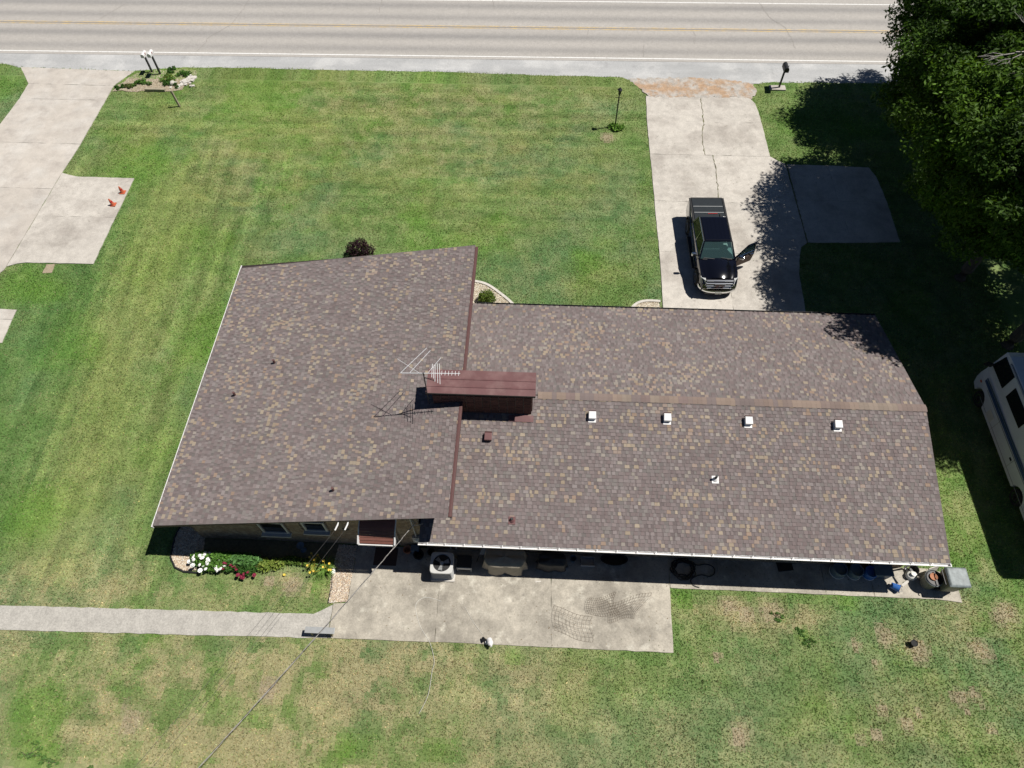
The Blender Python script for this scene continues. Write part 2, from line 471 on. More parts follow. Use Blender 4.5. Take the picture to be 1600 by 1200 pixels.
FRONT_BED = [(-4.2, 24.35), (-3.4, 24.3), (-2.73, 24.1), (-2.05, 23.55), (-1.35, 22.9), (-0.9, 22.2), (-0.7, 20.3), (-4.2, 20.3)]
FRONT_BED2 = [(4.4, 20.3), (4.8, 22.5), (5.1, 23.05), (5.65, 23.3), (6.3, 23.3), (6.46, 22.6), (6.4, 20.3)]
GARDEN = [(-28.85, 40.3), (-28.4, 41.8), (-27.0, 42.6), (-25.2, 42.85), (-23.7, 42.5), (-24.2, 40.5), (-26.4, 40.3)]
_gr = random.Random(4)
GARDEN = [(x + _gr.uniform(-.16, .16), y + _gr.uniform(-.14, .14)) for (xa, ya), (xb, yb) in zip(GARDEN, GARDEN[1:] + GARDEN[:1]) for x, y in [(xa + (xb - xa) * k / 5, ya + (yb - ya) * k / 5) for k in range(5)]]
APRON = [(5.6, 42.6), (6.3, 41.6), (6.9, 40.7), (8.5, 40.72), (10.4, 40.75), (12.9, 40.85), (13.6, 40.7), (13.95, 41.4), (13.9, 42.3), (12.0, 42.75), (8.5, 42.85)]
DRAIN = [(-26.95, 24.75), (-26.5, 24.8), (-26.4, 24.15), (-26.9, 24.1)]
road_y = lambda x, y0: y0 + 0.008 * x
HOUSE_FOOT = [(-14.0, 9.6), (-4.2, 9.6), (15.4, 9.6), (15.4, 20.2), (-4.2, 20.2), (-4.2, 22.0), (-14.0, 22.0)]
GRASS_EDGE = [(-120, 43.4), (-40, 43.35), (-37.5, 43.1), (-36.4, 42.7), (-28.2, 42.5), (-27, 42.75), (-25, 43.05), (-20, 43.15), (-14, 43.05), (-6.6, 43.1), (0, 42.9), (5.2, 42.85), (5.7, 42.5), (13.9, 42.2), (14.6, 42.55), (18, 42.65), (24, 42.7), (60, 42.9), (120, 43)]
EXCL = DRIVE + PAD + NDRIVE + NWALK + PATIO + RWALK + [SIDEW, GRAVEL_PATIO, GRAVEL_CORNER, FRONT_BED, FRONT_BED2, HOUSE_FOOT, APRON, DRAIN]

def lawn_colour(x, y, rng=None):
    """sod colour; with rng every blade draws its own kind (dry or green) instead of a blend"""
    x = np.asarray(x, float); y = np.asarray(y, float)
    n1, n2, n3 = fbm(x, y, 5.5, 1), fbm(x, y, 1.7, 5), fbm(x, y, 0.55, 9)
    g = np.array([0.105, 0.185, 0.038]); lush = np.array([0.10, 0.215, 0.022]); blue = np.array([0.085, 0.165, 0.055])
    dry = np.array([0.285, 0.258, 0.108]); yel = np.array([0.19, 0.225, 0.055]); brown = np.array([0.285, 0.25, 0.122])
    def mixc(c, t, w): return c * (1 - w[..., None]) + t * w[..., None]
    def pickc(c, t, w):
        if rng is None: return mixc(c, t, w)
        w2 = np.where(rng.random(w.shape) < w, 0.35 + 0.65 * w, 0.35 * w)
        return mixc(c, t, w2)
    c = np.broadcast_to(g, x.shape + (3,)).copy()
    c = mixc(c, blue, sstep(0.42, 0.7, n1) * 0.6)
    c = mixc(c, lush, sstep(0.5, 0.75, fbm(x, y, 4.0, 21)) * 0.55)
    south = sstep(9.5, 6.0, y) * (0.35 + 0.65 * sstep(4, -3, x))
    front = sstep(27, 33, y) * sstep(8, 0, x) * sstep(-30, -24, x)
    # dry zones
    d = sstep(0.34, 0.74, n2 * 0.4 + n3 * 0.6 + 0.12 * (n1 - .3)) * (0.34 + 0.42 * south) + .16 * sstep(6.5, 4, y)
    zone = np.zeros_like(x)
    for cx, cy, rx, ry, w in ((-8.5, 4.4, 6.5, 1.6, .75), (9.2, 7.5, 2.9, .75, 1.1), (-14, 3.0, 3, 1.5, .45), (-9.5, 7.6, 2.6, .8, .7), (-3.5, 4.6, 5, 1.2, .3), (17.5, 7.6, 1.6, 1.3, .4), (-11, 1.5, 6, 1.5, .5),
                              (-8, 39.5, 13, 2.5, .3), (-19, 33, 3.0, 3.5, .22), (-7, 36, 7, 2.5, .2), (-6, 33.5, 4, 1.5, .3), (18.3, 11, 1.2, 3, .35), (-18.5, 8, 5, 1.2, .4)):
        zone = np.maximum(zone, w * sstep(1.35, 0.35, np.hypot((x - cx) / rx, (y - cy) / ry)))
    d = np.clip(d + zone * sstep(0.22, 0.72, n3 * 0.65 + n2 * 0.35), 0, 1)
    c = pickc(c, yel, np.clip(front * sstep(0.38, 0.68, fbm(x, y * 2.2, 2.6, 31)) * 0.5 + 0.3 * sstep(0.52, 0.75, fbm(x, y, 3.1, 41)), 0, 0.85))
    c = pickc(c, dry, d * 0.8)
    # mower passes: along the road in front, up and down on the west side
    st = np.sin((y + 0.5 * fbm(x, y, 6, 51)) * 2 * math.pi / 1.15)
    c *= (1 + 0.06 * st * sstep(24, 30, y) * sstep(12, 6, x))[..., None]
    st2 = np.sin((x + 0.4 * fbm(x, y, 6, 55) + 0.06 * y) * 2 * math.pi / 1.25)
    c *= (1 + 0.11 * st2 * sstep(-14.5, -16, x) * sstep(36, 33, y) * sstep(6.5, 8, y))[..., None]
    # fine streaks left by the mower: along the house on the west side, along the road in front, faint behind
    ang = 0.06
    u1 = x + ang * y
    s1 = fbm(u1 * 2.6, y * .22, 1.0, 301) - .5; s2 = fbm(x * .22, y * 2.4, 1.0, 311) - .5
    wst = sstep(-13.5, -16, x) * sstep(37, 33, y) * sstep(6.5, 8, y); frt = sstep(25, 30, y) * (1 - wst)
    c *= (1 + .75 * s1 * wst + .55 * s2 * frt + .35 * s2 * sstep(9, 6, y))[..., None]
    band = np.exp(-((u1 + 19.0) / 1.1) ** 2) + .7 * np.exp(-((u1 + 16.2) / .5) ** 2)
    c = pickc(c, yel * 1.25, np.clip(band * wst * .5 * (.5 + s1 * 2), 0, .8))
    lw = u1 + 21.3 + .035 * (y - 12)
    wz = sstep(6.8, 8.5, y) * sstep(34, 30, y)
    c = mixc(c, np.array([.062, .15, .028]), sstep(1.6, -1.2, lw + 2.2 * s1) * wz * sstep(-30, -27, x) * .4)
    c = pickc(c, yel * 1.12, sstep(-.8, 1.4, lw + 2.5 * s1) * sstep(6.5, .8, lw + 3 * s1) * wz * .42)
    # old mower ring
    rr = np.abs(np.hypot((x + 17.5) * 0.75, y - 33.2) - 3.4)
    c = mixc(c, yel * 1.15, sstep(0.35, 0.05, rr) * sstep(0.4, 0.6, fbm(x, y, 1.0, 77)) * sstep(-15, -18, x) * 0.7)
    # lush spots
    for cx, cy, r in ((-21.4, 10.5, 1.6), (-18, 2.6, 1.5), (-17.4, 1.2, .9), (-0.5, 5.5, .5), (6.2, 7.9, .55), (9.9, 7.55, .5), (10.8, 6.75, .4), (12.75, 8.2, .6), (-6.4, 2.1, .5), (-27.7, 23.2, 1.6), (-19.1, 40, 3),
                      (18, 38.5, 3.2), (-8.4, 8.0, .6), (-16, 20, 3), (-24.5, 33, 2.6), (-26, 22.8, 1.2), (-37, 40.5, 2)):
        w = sstep(1.25, 0.35, np.hypot(x - cx, y - cy) / r + 0.5 * (n3 - 0.5))
        c = pickc(c, lush, w * 0.5)
    # bare brown spots
    for cx, cy, r in ((14.06, 6.86, .5), (14.99, 6.45, .55), (13.39, 5.87, .26), (7.91, 3.24, .42), (7.7, 2.95, .3), (8.6, 7.45, .45), (16.17, 4.78, .33), (14.01, 3.82, .36), (14.49, 4.17, .24), (13.24, 4.26, .3),
                      (16.73, 4.91, .22), (17, 3.75, .28), (17, 4.6, .16), (8.06, 7.76, .5), (9.7, 7.6, .5), (12.79, 3.35, .25), (12.19, 3.22, .18), (12.74, 6.5, .3), (7.34, 5.86, .22), (18.97, 7.9, .7), (17.4, 6.5, .5), (-9.6, 3.9, .5), (-14.5, 2.6, .6), (-9.6, 7.9, .45),
                      (16.3, 4.3, .16), (-10.6, 8.0, .3), (4.1, 36.5, .5)):
        w = sstep(1.25, 0.35, np.hypot(x - cx, y - cy) / r + 1.6 * (n3 - 0.5))
        c = pickc(c, brown, w * 0.85)
    c *= (0.78 + 0.44 * n3)[..., None]
    return c * np.array([1.47, 1.40, 1.95])

# ------------------------------------------------------------------ setting
def lawn():
    xs = np.arange(-46, 46.01, 0.2); ys = np.arange(-4, 43.61, 0.2)
    X, Y = np.meshgrid(xs, ys)
    Z = 0.02 * (fbm(X, Y, 3.0, 61) - 0.5)
    Z -= 0.01
    V = np.stack([X.ravel(), Y.ravel(), Z.ravel()], 1)
    nx, ny = len(xs), len(ys)
    i = np.arange(ny - 1)[:, None] * nx + np.arange(nx - 1)[None, :]
    F = np.stack([i, i + 1, i + nx + 1, i + nx], -1).reshape(-1, 4)
    cx = (X[:-1, :-1] + 0.1).ravel(); cy = (Y[:-1, :-1] + 0.1).ravel()
    c = lawn_colour(cx, cy) * 0.8
    o = np_mesh('lawn', V, F, 'lawn', c, kind='structure', smooth=True)
    tag(o, 'mown green lawn with dry tan patches around the house', 'lawn')
lawn()
o = MB().box((0, 30, -0.35), (600, 500, 0.5)).build('ground', 'far'); tag(o, 'open ground beyond the lawn', 'ground', kind='structure')

def blades():
    n = 1500000
    x = RNG.uniform(-43, 36, n); y = RNG.uniform(1.2, 43.6, n)
    half = 19 + (y / 44) * 25
    keep = (x > -half - 1) & (x < np.minimum(half, 24))
    keep &= RNG.random(n) < 1.0 - 0.45 * sstep(15, 40, y)
    x, y = x[keep], y[keep]
    jx = x + RNG.normal(0, 0.035, len(x)); jy = y + RNG.normal(0, 0.035, len(x))
    bad = np.zeros(len(x), bool)
    for p in EXCL: bad |= in_poly(jx, jy, p)
    ge = np.array(GRASS_EDGE)
    lim = np.interp(x, ge[:, 0], ge[:, 1]) + 0.22 * (fbm(x, y, 0.7, 71) - 0.5) + RNG.normal(0, 0.04, len(x))
    bad |= y > lim
    g = in_poly(x, y, GARDEN) | in_poly(x, y, BED)
    bad |= g & (fbm(x, y, 0.5, 81) < 0.47)
    x, y = x[~bad], y[~bad]
    k = len(x)
    c = lawn_colour(x + RNG.normal(0, .09, k), y + RNG.normal(0, .09, k), RNG)
    c *= RNG.uniform(0.55, 1.55, (k, 1)) * (0.5 + 1.0 * (0.6 * vn(x * .8 + y * .6, y * .8 - x * .6, .13, 901) + .4 * vn(x, y, .29, 902)))[:, None]
    c[:, 0] *= RNG.uniform(0.85, 1.2, k)
    straw = RNG.random(k) < 0.06
    c[straw] = np.array([0.36, 0.31, 0.18]) * RNG.uniform(0.7, 1.1, (straw.sum(), 1))
    a = RNG.uniform(0, 2 * math.pi, k); h = RNG.uniform(0.02, 0.065, k); w = RNG.uniform(0.012, 0.028, k); lean = RNG.uniform(0.01, 0.08, k)
    zb = np.where(y > 41.8, 0.026, -0.012); h = h + zb + .012
    ca, sa = np.cos(a), np.sin(a)
    b = RNG.uniform(0, 2 * math.pi, k)
    p0 = np.stack([x - ca * w, y - sa * w, zb], 1)
    p1 = np.stack([x + ca * w, y + sa * w, zb], 1)
    p2 = np.stack([x + np.cos(b) * lean, y + np.sin(b) * lean, h], 1)
    V = np.stack([p0, p1, p2], 1).reshape(-1, 3)
    F = np.arange(3 * k).reshape(-1, 3)
    o = np_mesh('grass', V, F, 'blade', c, kind='stuff')
    tag(o, 'short mown grass blades covering the lawn', 'grass')
blades()

def edge_poly(poly, step=0.35, j=0.012):
    out = []
    for i in range(len(poly)):
        a = Vector(poly[i]); b = Vector(poly[(i + 1) % len(poly)])
        n = max(1, int((b - a).length / step))
        for k in range(n):
            p = a.lerp(b, k / n)
            out.append((p.x + (random.uniform(-j, j) if k else 0), p.y + (random.uniform(-j, j) if k else 0)))
    return out
def shrink(poly, d):
    c = Vector((sum(p[0] for p in poly) / len(poly), sum(p[1] for p in poly) / len(poly)))
    out = []
    n = len(poly)
    area = sum(poly[i][0] * poly[(i + 1) % n][1] - poly[(i + 1) % n][0] * poly[i][1] for i in range(n))
    sg = 1 if area > 0 else -1
    for i in range(n):
        p0, p, p1 = Vector(poly[i - 1]), Vector(poly[i]), Vector(poly[(i + 1) % n])
        e0 = (p - p0).normalized(); e1 = (p1 - p).normalized()
        n0 = Vector((-e0.y, e0.x)) * sg; n1 = Vector((-e1.y, e1.x)) * sg
        b = (n0 + n1)
        b = b.normalized() if b.length > 0.2 else n0
        out.append(tuple(p + b * d))
    return out
def slabs(name, polys, m, label, cat, gap=0.012, z1=0.035, jit=0.016, pink=None):
    r = empty(name, (0, 0, 0), label, cat); r['kind'] = 'structure'
    for i, p in enumerate(polys):
        mm = m if not pink or i not in pink else pink[i]
        q = edge_poly(shrink(p, gap), 0.35, jit)
        MB().prism(q, -0.08, z1 + random.uniform(-0.004, 0.004)).build('slab', mm, r)
    b = MB()
    for p in polys: b.prism(shrink(p, 0.03), -0.09, 0.008 + random.uniform(0, .003))
    b.build('joint_fill', 'dirt', r)
    return r
slabs('driveway', DRIVE + PAD, 'conc', 'weathered concrete driveway with side parking pad and weedy crack', 'driveway', gap=0.006)
slabs('driveway', NDRIVE, 'conc_pink', 'pale pinkish concrete driveway of the neighbour with a side pad', 'driveway', gap=0.008,
      pink={6: 'conc', 7: 'conc'})
slabs('path', NWALK, 'conc_pink', 'short pale concrete path at the neighbouring lawn edge', 'path')
def weed_crack(pts, w, label):
    b = MB(); P = []
    for i in range(len(pts) - 1):
        a, c = Vector(pts[i]), Vector(pts[i + 1]); n = max(1, int((c - a).length / .14))
        for k in range(n):
            p = a.lerp(c, k / n); P.append((p.x + random.gauss(0, .022), p.y))
    P.append(pts[-1]); rows = []
    for i, p in enumerate(P):
        d = Vector(P[min(i + 1, len(P) - 1)]) - Vector(P[max(i - 1, 0)]); q = Vector((-d.y, d.x)).normalized() * w * max(.15, random.gauss(.8, .45))
        rows.append([(p[0] - q.x, p[1] - q.y, .036), (p[0], p[1], .05), (p[0] + q.x, p[1] + q.y, .036)])
    o = b.grid(rows).build('crack_weeds', 'crack_green'); o['kind'] = 'structure'; tag(o, label, 'weeds')
M['crack_green'] = mat('weeds_in_crack', (.14, .15, .07), 1.0, noise=(25, .5), tint=(6, (.2, .17, .12), .45, .6))
weed_crack(CRK_T, .024, 'weeds growing in the driveway centre crack near the road')
weed_crack(CRK_B[:4], .026, 'weeds growing in the driveway centre crack behind the truck')
weed_crack([(14.76, 34.3), (14.78, 31.2), (14.82, 27.9)], .02, 'weeds in the joint between driveway and parking pad')
slabs('patio', PATIO, 'conc_patio', 'stained concrete patio slab behind the house', 'patio', gap=0.003)
slabs('path', RWALK, 'conc_patio', 'narrow concrete walk under the rear gutter', 'path', gap=0.008)
o = MB().prism(edge_poly(SIDEW, 0.3, 0.02), -0.08, 0.028).build('path', 'conc_walk'); tag(o, 'grey aggregate path leading across the back lawn to the patio', 'path', kind='structure')

# road
def strip(name, x0, x1, ya, yb, z, m, label, cat=None, n=60, wob=0.0, parent=None):
    b = MB()
    rows = []
    for k in range(n + 1):
        x = x0 + (x1 - x0) * k / n
        w = random.uniform(-wob, wob)
        rows.append([(x, road_y(x, ya) + w, z), (x, road_y(x, yb), z)])
    b.grid(rows)
    o = b.build(name, m, parent, fix=False)
    for p in o.data.polygons:
        if p.normal.z < 0: o.data.flip_normals(); break
    return o
road_root = empty('road', (0, 0, 0), 'two-lane light grey road with white edge lines and yellow centre line', 'road'); road_root['kind'] = 'structure'
def road_surface():
    xs = np.concatenate([[-150, -100], np.arange(-55, 55.1, .5), [100, 150]]); ys = np.arange(44.6, 52.95, .11)
    X, Y = np.meshgrid(xs, ys)
    V = np.stack([X.ravel(), (Y + .008 * X).ravel(), np.full(X.size, .034)], 1)
    nx, ny = len(xs), len(ys)
    i = np.arange(ny - 1)[:, None] * nx + np.arange(nx - 1)[None, :]
    F = np.stack([i, i + 1, i + nx + 1, i + nx], -1).reshape(-1, 4)
    yc = ((Y[:-1, :-1] + Y[1:, 1:]) / 2).ravel(); xc = ((X[:-1, :-1] + X[1:, 1:]) / 2).ravel()
    t = sum(np.exp(-((yc - c) / w) ** 2) * a for c, w, a in ((45.75, .42, .75), (47.35, .45, 1.0), (49.75, .42, .8), (51.35, .45, 1.0)))
    t *= .75 + .5 * fbm(xc * .12, yc, 1.2, 201)
    c = np.array([.40, .378, .35]) * (1 - t[:, None] * np.array([.31, .30, .28])) * (.95 + .1 * fbm(xc * .2, yc, .8, 210))[:, None]
    np_mesh('road_surface', V, F, 'asphalt', c, parent=road_root)
road_surface()
strip('edge_line', -150, 150, 44.86, 44.98, 0.040, 'white_line', '', parent=road_root)
strip('edge_line', -150, 150, 52.05, 52.17, 0.040, 'white_line', '', parent=road_root)
strip('centre_line', -150, 150, 48.36, 48.47, 0.040, 'yellow_line', '', parent=road_root)
strip('centre_line', -150, 150, 48.62, 48.73, 0.040, 'yellow_line', '', parent=road_root)
strip('centre_joint', -150, 150, 48.49, 48.60, 0.040, 'tar', '', parent=road_root)
def crack(pts, w=0.02, z=0.043):
    b = MB()
    P = []
    for i in range(len(pts) - 1):
        a, c = Vector(pts[i]), Vector(pts[i + 1])
        n = max(1, int((c - a).length / 0.35))
        for k in range(n):
            p = a.lerp(c, k / n); P.append((p.x + random.gauss(0, .06), p.y + random.gauss(0, .06)))
    P.append(pts[-1])
    rows = []
    for i, p in enumerate(P):
        d = Vector(P[min(i + 1, len(P) - 1)]) - Vector(P[max(i - 1, 0)])
        nrm = Vector((-d.y, d.x)).normalized() * w * random.uniform(0.5, 1.0)
        rows.append([(p[0] - nrm.x, p[1] - nrm.y, z), (p[0] + nrm.x, p[1] + nrm.y, z)])
    b.grid(rows)
    o = b.build('crack', 'tar', road_root, fix=False)
    if o.data.polygons[0].normal.z < 0: o.data.flip_normals()
for pts in ([(-24.5, 45.0), (-24.2, 46.8), (-23, 48.2), (-22.7, 50.5), (-22.4, 52.4)], [(15.6, 52.4), (16.2, 50.5), (17.2, 48.6), (17.4, 46.5)], [(-12.5, 52.5), (-12.4, 50.2)], [(10.5, 48.3), (10.45, 46.8)], [(3.0, 48.4), (2.9, 47.3)], [(-33, 48.7), (-31.8, 50.8)],
            [(6.8, 45.2), (6.9, 46.6)], [(-4, 50.9), (-4.1, 52.3)]):
    crack(pts)
o = strip('road_shoulder', -150, 150, 42.25, 44.65, 0.022, 'shoulder', ''); tag(o, 'pale gravelly road shoulder', 'shoulder', kind='structure')
o = strip('road_shoulder', -150, 150, 52.85, 55.5, 0.022, 'shoulder', ''); tag(o, 'far road shoulder', 'shoulder', kind='structure')
# the lawn rises over the back of the shoulder with an uneven edge
b = MB()
ge = [p for p in GRASS_EDGE if -46 <= p[0] <= 60]
rows = []
for k in range(500):
    x = -46 + k * 0.2
    yl = float(np.interp(x, [p[0] for p in GRASS_EDGE], [p[1] for p in GRASS_EDGE])) + 0.22 * (float(fbm(x, 0, 0.7, 71)) - 0.5) - 0.03
    rows.append([(x, 41.4, -0.03), (x, 41.7, 0.028), (x, yl - 0.05, 0.030), (x, yl, 0.018)])
b.grid(rows)
o = b.build('lawn_verge', 'lawn', fix=False)
if o.data.polygons[0].normal.z < 0: o.data.flip_normals()
a = o.data.attributes.new('col', 'FLOAT_COLOR', 'FACE')
cc = np.array([p.center[:] for p in o.data.polygons]); c4 = np.ones((len(cc), 4), np.float32); c4[:, :3] = lawn_colour(cc[:, 0], cc[:, 1]) * 0.8
a.data.foreach_set('color', c4.ravel())
tag(o, 'strip of lawn along the road shoulder', 'lawn', kind='structure')
o = MB().prism(edge_poly(APRON, 0.16, 0.13), -0.05, 0.036).build('driveway_apron', 'orange_dirt'); tag(o, 'orange gravel patch between driveway and road', 'gravel', kind='structure')
o = MB().prism(edge_poly(DRAIN, 0.2, 0.03), -0.05, 0.02).build('dirt_patch', 'tan_dirt'); tag(o, 'small bare dirt patch beside the neighbouring pad', 'dirt', kind='structure')

# gravel beds
def pebbles(name, poly, n, size, cols, z, label, holes=None):
    b = MB().prism(poly, -0.05, z - 0.012).build(name + '_base', 'tan_dirt'); b['kind'] = 'structure'; tag(b, 'soil under ' + label, 'soil')
    px = np.array(poly); lo, hi = px.min(0), px.max(0)
    x = RNG.uniform(lo[0], hi[0], n * 3); y = RNG.uniform(lo[1], hi[1], n * 3)
    k = in_poly(x, y, poly); x, y = x[k][:n], y[k][:n]; n = len(x)
    s = RNG.uniform(*size, n)
    base = np.array([(1, 0, 0), (0, 1, 0), (-1, 0, 0), (0, -1, 0), (0, 0, 1)], float)
    tri = np.array([(0, 1, 4), (1, 2, 4), (2, 3, 4), (3, 0, 4)])
    a = RNG.uniform(0, 6.3, n); ca, sa = np.cos(a), np.sin(a)
    st = RNG.uniform(0.6, 1.3, (n, 2))
    V = np.zeros((n, 5, 3))
    bx = base[None, :, 0] * st[:, :1]; by = base[None, :, 1] * st[:, 1:]
    V[:, :, 0] = x[:, None] + s[:, None] * (bx * ca[:, None] - by * sa[:, None])
    V[:, :, 1] = y[:, None] + s[:, None] * (bx * sa[:, None] + by * ca[:, None])
    V[:, :, 2] = z - 0.014 + base[None, :, 2] * s[:, None] * 0.8 + RNG.uniform(0, .01, n)[:, None]
    F = (tri[None] + 5 * np.arange(n)[:, None, None]).reshape(-1, 3)
    ci = np.array(cols)[RNG.integers(0, len(cols), n)] * RNG.uniform(0.75, 1.2, (n, 1))
    o = np_mesh(name, V.reshape(-1, 3), F, 'pebble', np.repeat(ci, 4, 0), kind='stuff')
    tag(o, label, 'gravel')
PEB = [(.62, .5, .36), (.7, .62, .5), (.5, .38, .27), (.74, .7, .62), (.42, .33, .27)]
pebbles('gravel', GRAVEL_PATIO, 4000, (.014, .032), PEB, 0.04, 'tan pea gravel strip beside the patio')
pebbles('gravel', GRAVEL_CORNER, 5000, (.014, .034), PEB, 0.05, 'tan pea gravel at the rear corner of the house')
pebbles('gravel', FRONT_BED, 7000, (.016, .036), [(.72, .66, .54), (.8, .76, .66), (.6, .54, .44)], 0.05, 'cream gravel bed in front of the house')
pebbles('gravel', FRONT_BED2, 3500, (.016, .036), [(.72, .66, .54), (.8, .76, .66), (.6, .54, .44)], 0.05, 'cream gravel bed beside the garage driveway')
pebbles('gravel', GARDEN, 3800, (.02, .045), [(.42, .36, .26), (.5, .45, .36), (.36, .3, .22)], 0.03, 'brown gravel in the roadside mailbox garden')
o = MB().prism(BED, -0.05, 0.03).build('soil', 'dirt'); tag(o, 'dark soil of the flower bed behind the house', 'soil', kind='structure')
def edging(pts, m, w, h, label):
    b = MB(); b.tube([(x, y, h * 0.5) for x, y in pts], w, 6)
    o = b.build('bed_edging', m); tag(o, label, 'edging')
edging([(-14.9, 10.4), (-15.02, 9.7), (-14.94, 8.8), (-14.62, 8.38), (-14.2, 8.22), (-13.6, 8.2)], 'black', 0.04, 0.09, 'black plastic edging around the rear corner gravel')
edging([(-10.0, 8.75), (-9.5, 8.72), (-9.0, 8.55), (-8.5, 8.6), (-8.1, 8.8)], 'black', 0.025, 0.07, 'black plastic edging by the yellow daylilies')
edging([(-8.0, 7.2), (-7.98, 7.9), (-8.06, 8.4)], 'black', 0.022, 0.06, 'thin dark edging between gravel strip and lawn')
def kerb(pts, label):
    b = MB(); rows = []
    for i, p in enumerate(pts):
        d = Vector(pts[min(i + 1, len(pts) - 1)]) - Vector(pts[max(i - 1, 0)]); n = Vector((-d.y, d.x)).normalized() * 0.07
        P = Vector(p)
        rows.append([(*(P - n), 0.0), (*(P - n), 0.1), (*(P + n), 0.1), (*(P + n), 0.0)])
    b.grid(rows); o = b.build('bed_edging', 'stone'); tag(o, label, 'edging')
def smooth_path(pts, n=5):
    out = []
    for i in range(len(pts) - 1):
        p0, p1, p2, p3 = [Vector(pts[max(0, min(len(pts) - 1, i + k))]) for k in (-1, 0, 1, 2)]
        for k in range(n):
            t = k / n
            out.append(tuple(0.5 * ((2 * p1) + (p2 - p0) * t + (2 * p0 - 5 * p1 + 4 * p2 - p3) * t * t + (3 * p1 - p0 - 3 * p2 + p3) * t ** 3)))
    out.append(tuple(pts[-1]))
    return out
kerb(smooth_path([(-4.2, 24.4), (-3.4, 24.36), (-2.7, 24.15), (-2.0, 23.6), (-1.3, 22.9), (-0.9, 22.2), (-0.7, 20.4)]), 'curved cream concrete edging around the front gravel bed')
kerb(smooth_path([(4.4, 20.4), (4.75, 22.4), (5.1, 23.08), (5.65, 23.34), (6.4, 23.34)]), 'short cream concrete edging beside the driveway')

# ------------------------------------------------------------------ house
house = empty('house', (0, 9.65, 0), 'long low brick house with brown shingle roofs and white gutters', 'house')
HL = Vector((0, 9.65, 0))
def hb(b, name, m, parent=house, **k):
    o = b.build(name, m, parent, **k)
    if parent is house: o.location = -HL
    return o
TONES_T = [((.232, .194, .189), 20), ((.248, .212, .207), 18), ((.216, .176, .172), 16), ((.224, .202, .191), 9), ((.202, .162, .158), 9), ((.268, .235, .228), 7)]
TONES_L = [((.345, .28, .21), 10), ((.325, .255, .215), 8), ((.31, .276, .243), 9), ((.325, .24, .185), 4), ((.365, .305, .235), 4)]
TONES_B = [((.222, .188, .182), 8), ((.206, .172, .168), 6), ((.215, .193, .184), 5), ((.236, .204, .199), 5)]
def pick(T):
    t = random.uniform(0, sum(w for _, w in T))
    for c, w in T:
        t -= w
        if t <= 0: return c
    return T[-1][0]
sh_mesh = {}
def sh_piece(w, tone):
    key = (w, tone)
    if key in sh_mesh: return sh_mesh[key]
    b = MB(); e = .145; i = w * .08
    b.hexa([(0, 0, 0), (w, 0, 0), (w - i, e, 0), (i, e, 0)], [(0, 0, .02), (w, 0, .02), (w - i, e, .006), (i, e, .006)])
    me = bpy.data.meshes.new('shingle'); bmesh.ops.recalc_face_normals(b.bm, faces=b.bm.faces[:]); b.bm.to_mesh(me); b.bm.free()
    a = me.attributes.new('col', 'FLOAT_COLOR', 'FACE')
    a.data.foreach_set('color', np.tile(np.array([tone[0] * .84, tone[1] * .84, tone[2] * .84, 1], np.float32), len(me.polygons)))
    me.materials.append(M['shingle'])
    sh_mesh[key] = me
    return me
def shingle_field(parent, o, u, v, L, Sl, seed, single_rows=0, u0f=None, limit=300):
    """courses run along u from the eave point o and climb along v; the lowest rows are separate pieces"""
    o, u, v = Vector(o), Vector(u).normalized(), Vector(v).normalized()
    n = u.cross(v)
    if n.z < 0: n = -n
    e = .143
    V, F, C = [], [], []
    def add(a, w, vv, h0, h1, inset, col, ex):
        k = len(V)
        i = w * inset
        for (pu, pv, ph) in ((a, 0, 0), (a + w, 0, 0), (a, 0, h0), (a + w, 0, h0), (a + w - i, ex, h1), (a + i, ex, h1), (a + w - i, ex, 0), (a + i, ex, 0)):
            V.append(o + u * pu + v * (vv + pv) + n * ph)
        j = random.uniform(.9, 1.1)
        for f in ((k, k + 1, k + 3, k + 2), (k + 2, k + 3, k + 4, k + 5), (k + 1, k + 6, k + 4, k + 3), (k + 7, k, k + 2, k + 5)):
            F.append(f); C.append((col[0] * j, col[1] * j, col[2] * j))
    nc = int(Sl / e)
    mtx = Matrix((u, v, n)).transposed().to_4x4()
    cnt = 0
    for r in range(nc + 1):
        vv = r * e
        ex = min(e + .02, Sl - vv)
        if ex < .03: break
        a = random.uniform(-.2, 0)
        while a < L:                         # backing strip of the course
            w = random.uniform(.22, .42); a0 = max(a, 0); a1 = min(a + w, L)
            if a1 - a0 > .01: add(a0, a1 - a0, vv, .009, .001, 0, [q * .74 for q in pick(TONES_B)], ex)
            a += w
        a = random.uniform(-.15, 0)
        while a < L:                         # raised tabs
            w = random.choice((.10, .13, .16, .2)); g = random.choice((.05, .09, .12, .16, .0))
            if a < 0 or a + w > L: a += w + g; continue
            q = float(fbm(a * .5 + seed * 31 + vv * .5, vv * 1.7 - a * .35, 1.15, 100 + seed))
            light = random.random() < (0.11 + 0.75 * max(0, (q - .44)) * 2.0)
            tone = pick(TONES_L) if light else pick(TONES_T)
            if r < single_rows and cnt < limit:
                ob = bpy.data.objects.new('shingle', sh_piece(w, tone)); COL.objects.link(ob); ob.parent = parent
                m4 = mtx.copy(); m4.translation = o + u * a + v * vv + n * .0005
                ob.matrix_world = m4
                cnt += 1
            else:
                add(a, w, vv, .021, .004, .07, [q * .84 for q in tone], min(ex, e + .006))
            a += w + g
    V = np.array([p[:] for p in V])
    ob = np_mesh('shingle_courses', V, F, 'shingle', np.array(C), parent=parent, kind='stuff')
    return ob
def roof_deck(pts, th, name, mtop='tarpaper'):
    b = MB()
    b.hexa([(x, y, z - th) for x, y, z in pts], [(x, y, z) for x, y, z in pts])
    o = b.build(name, mtop, house); o.location = -HL
    return o
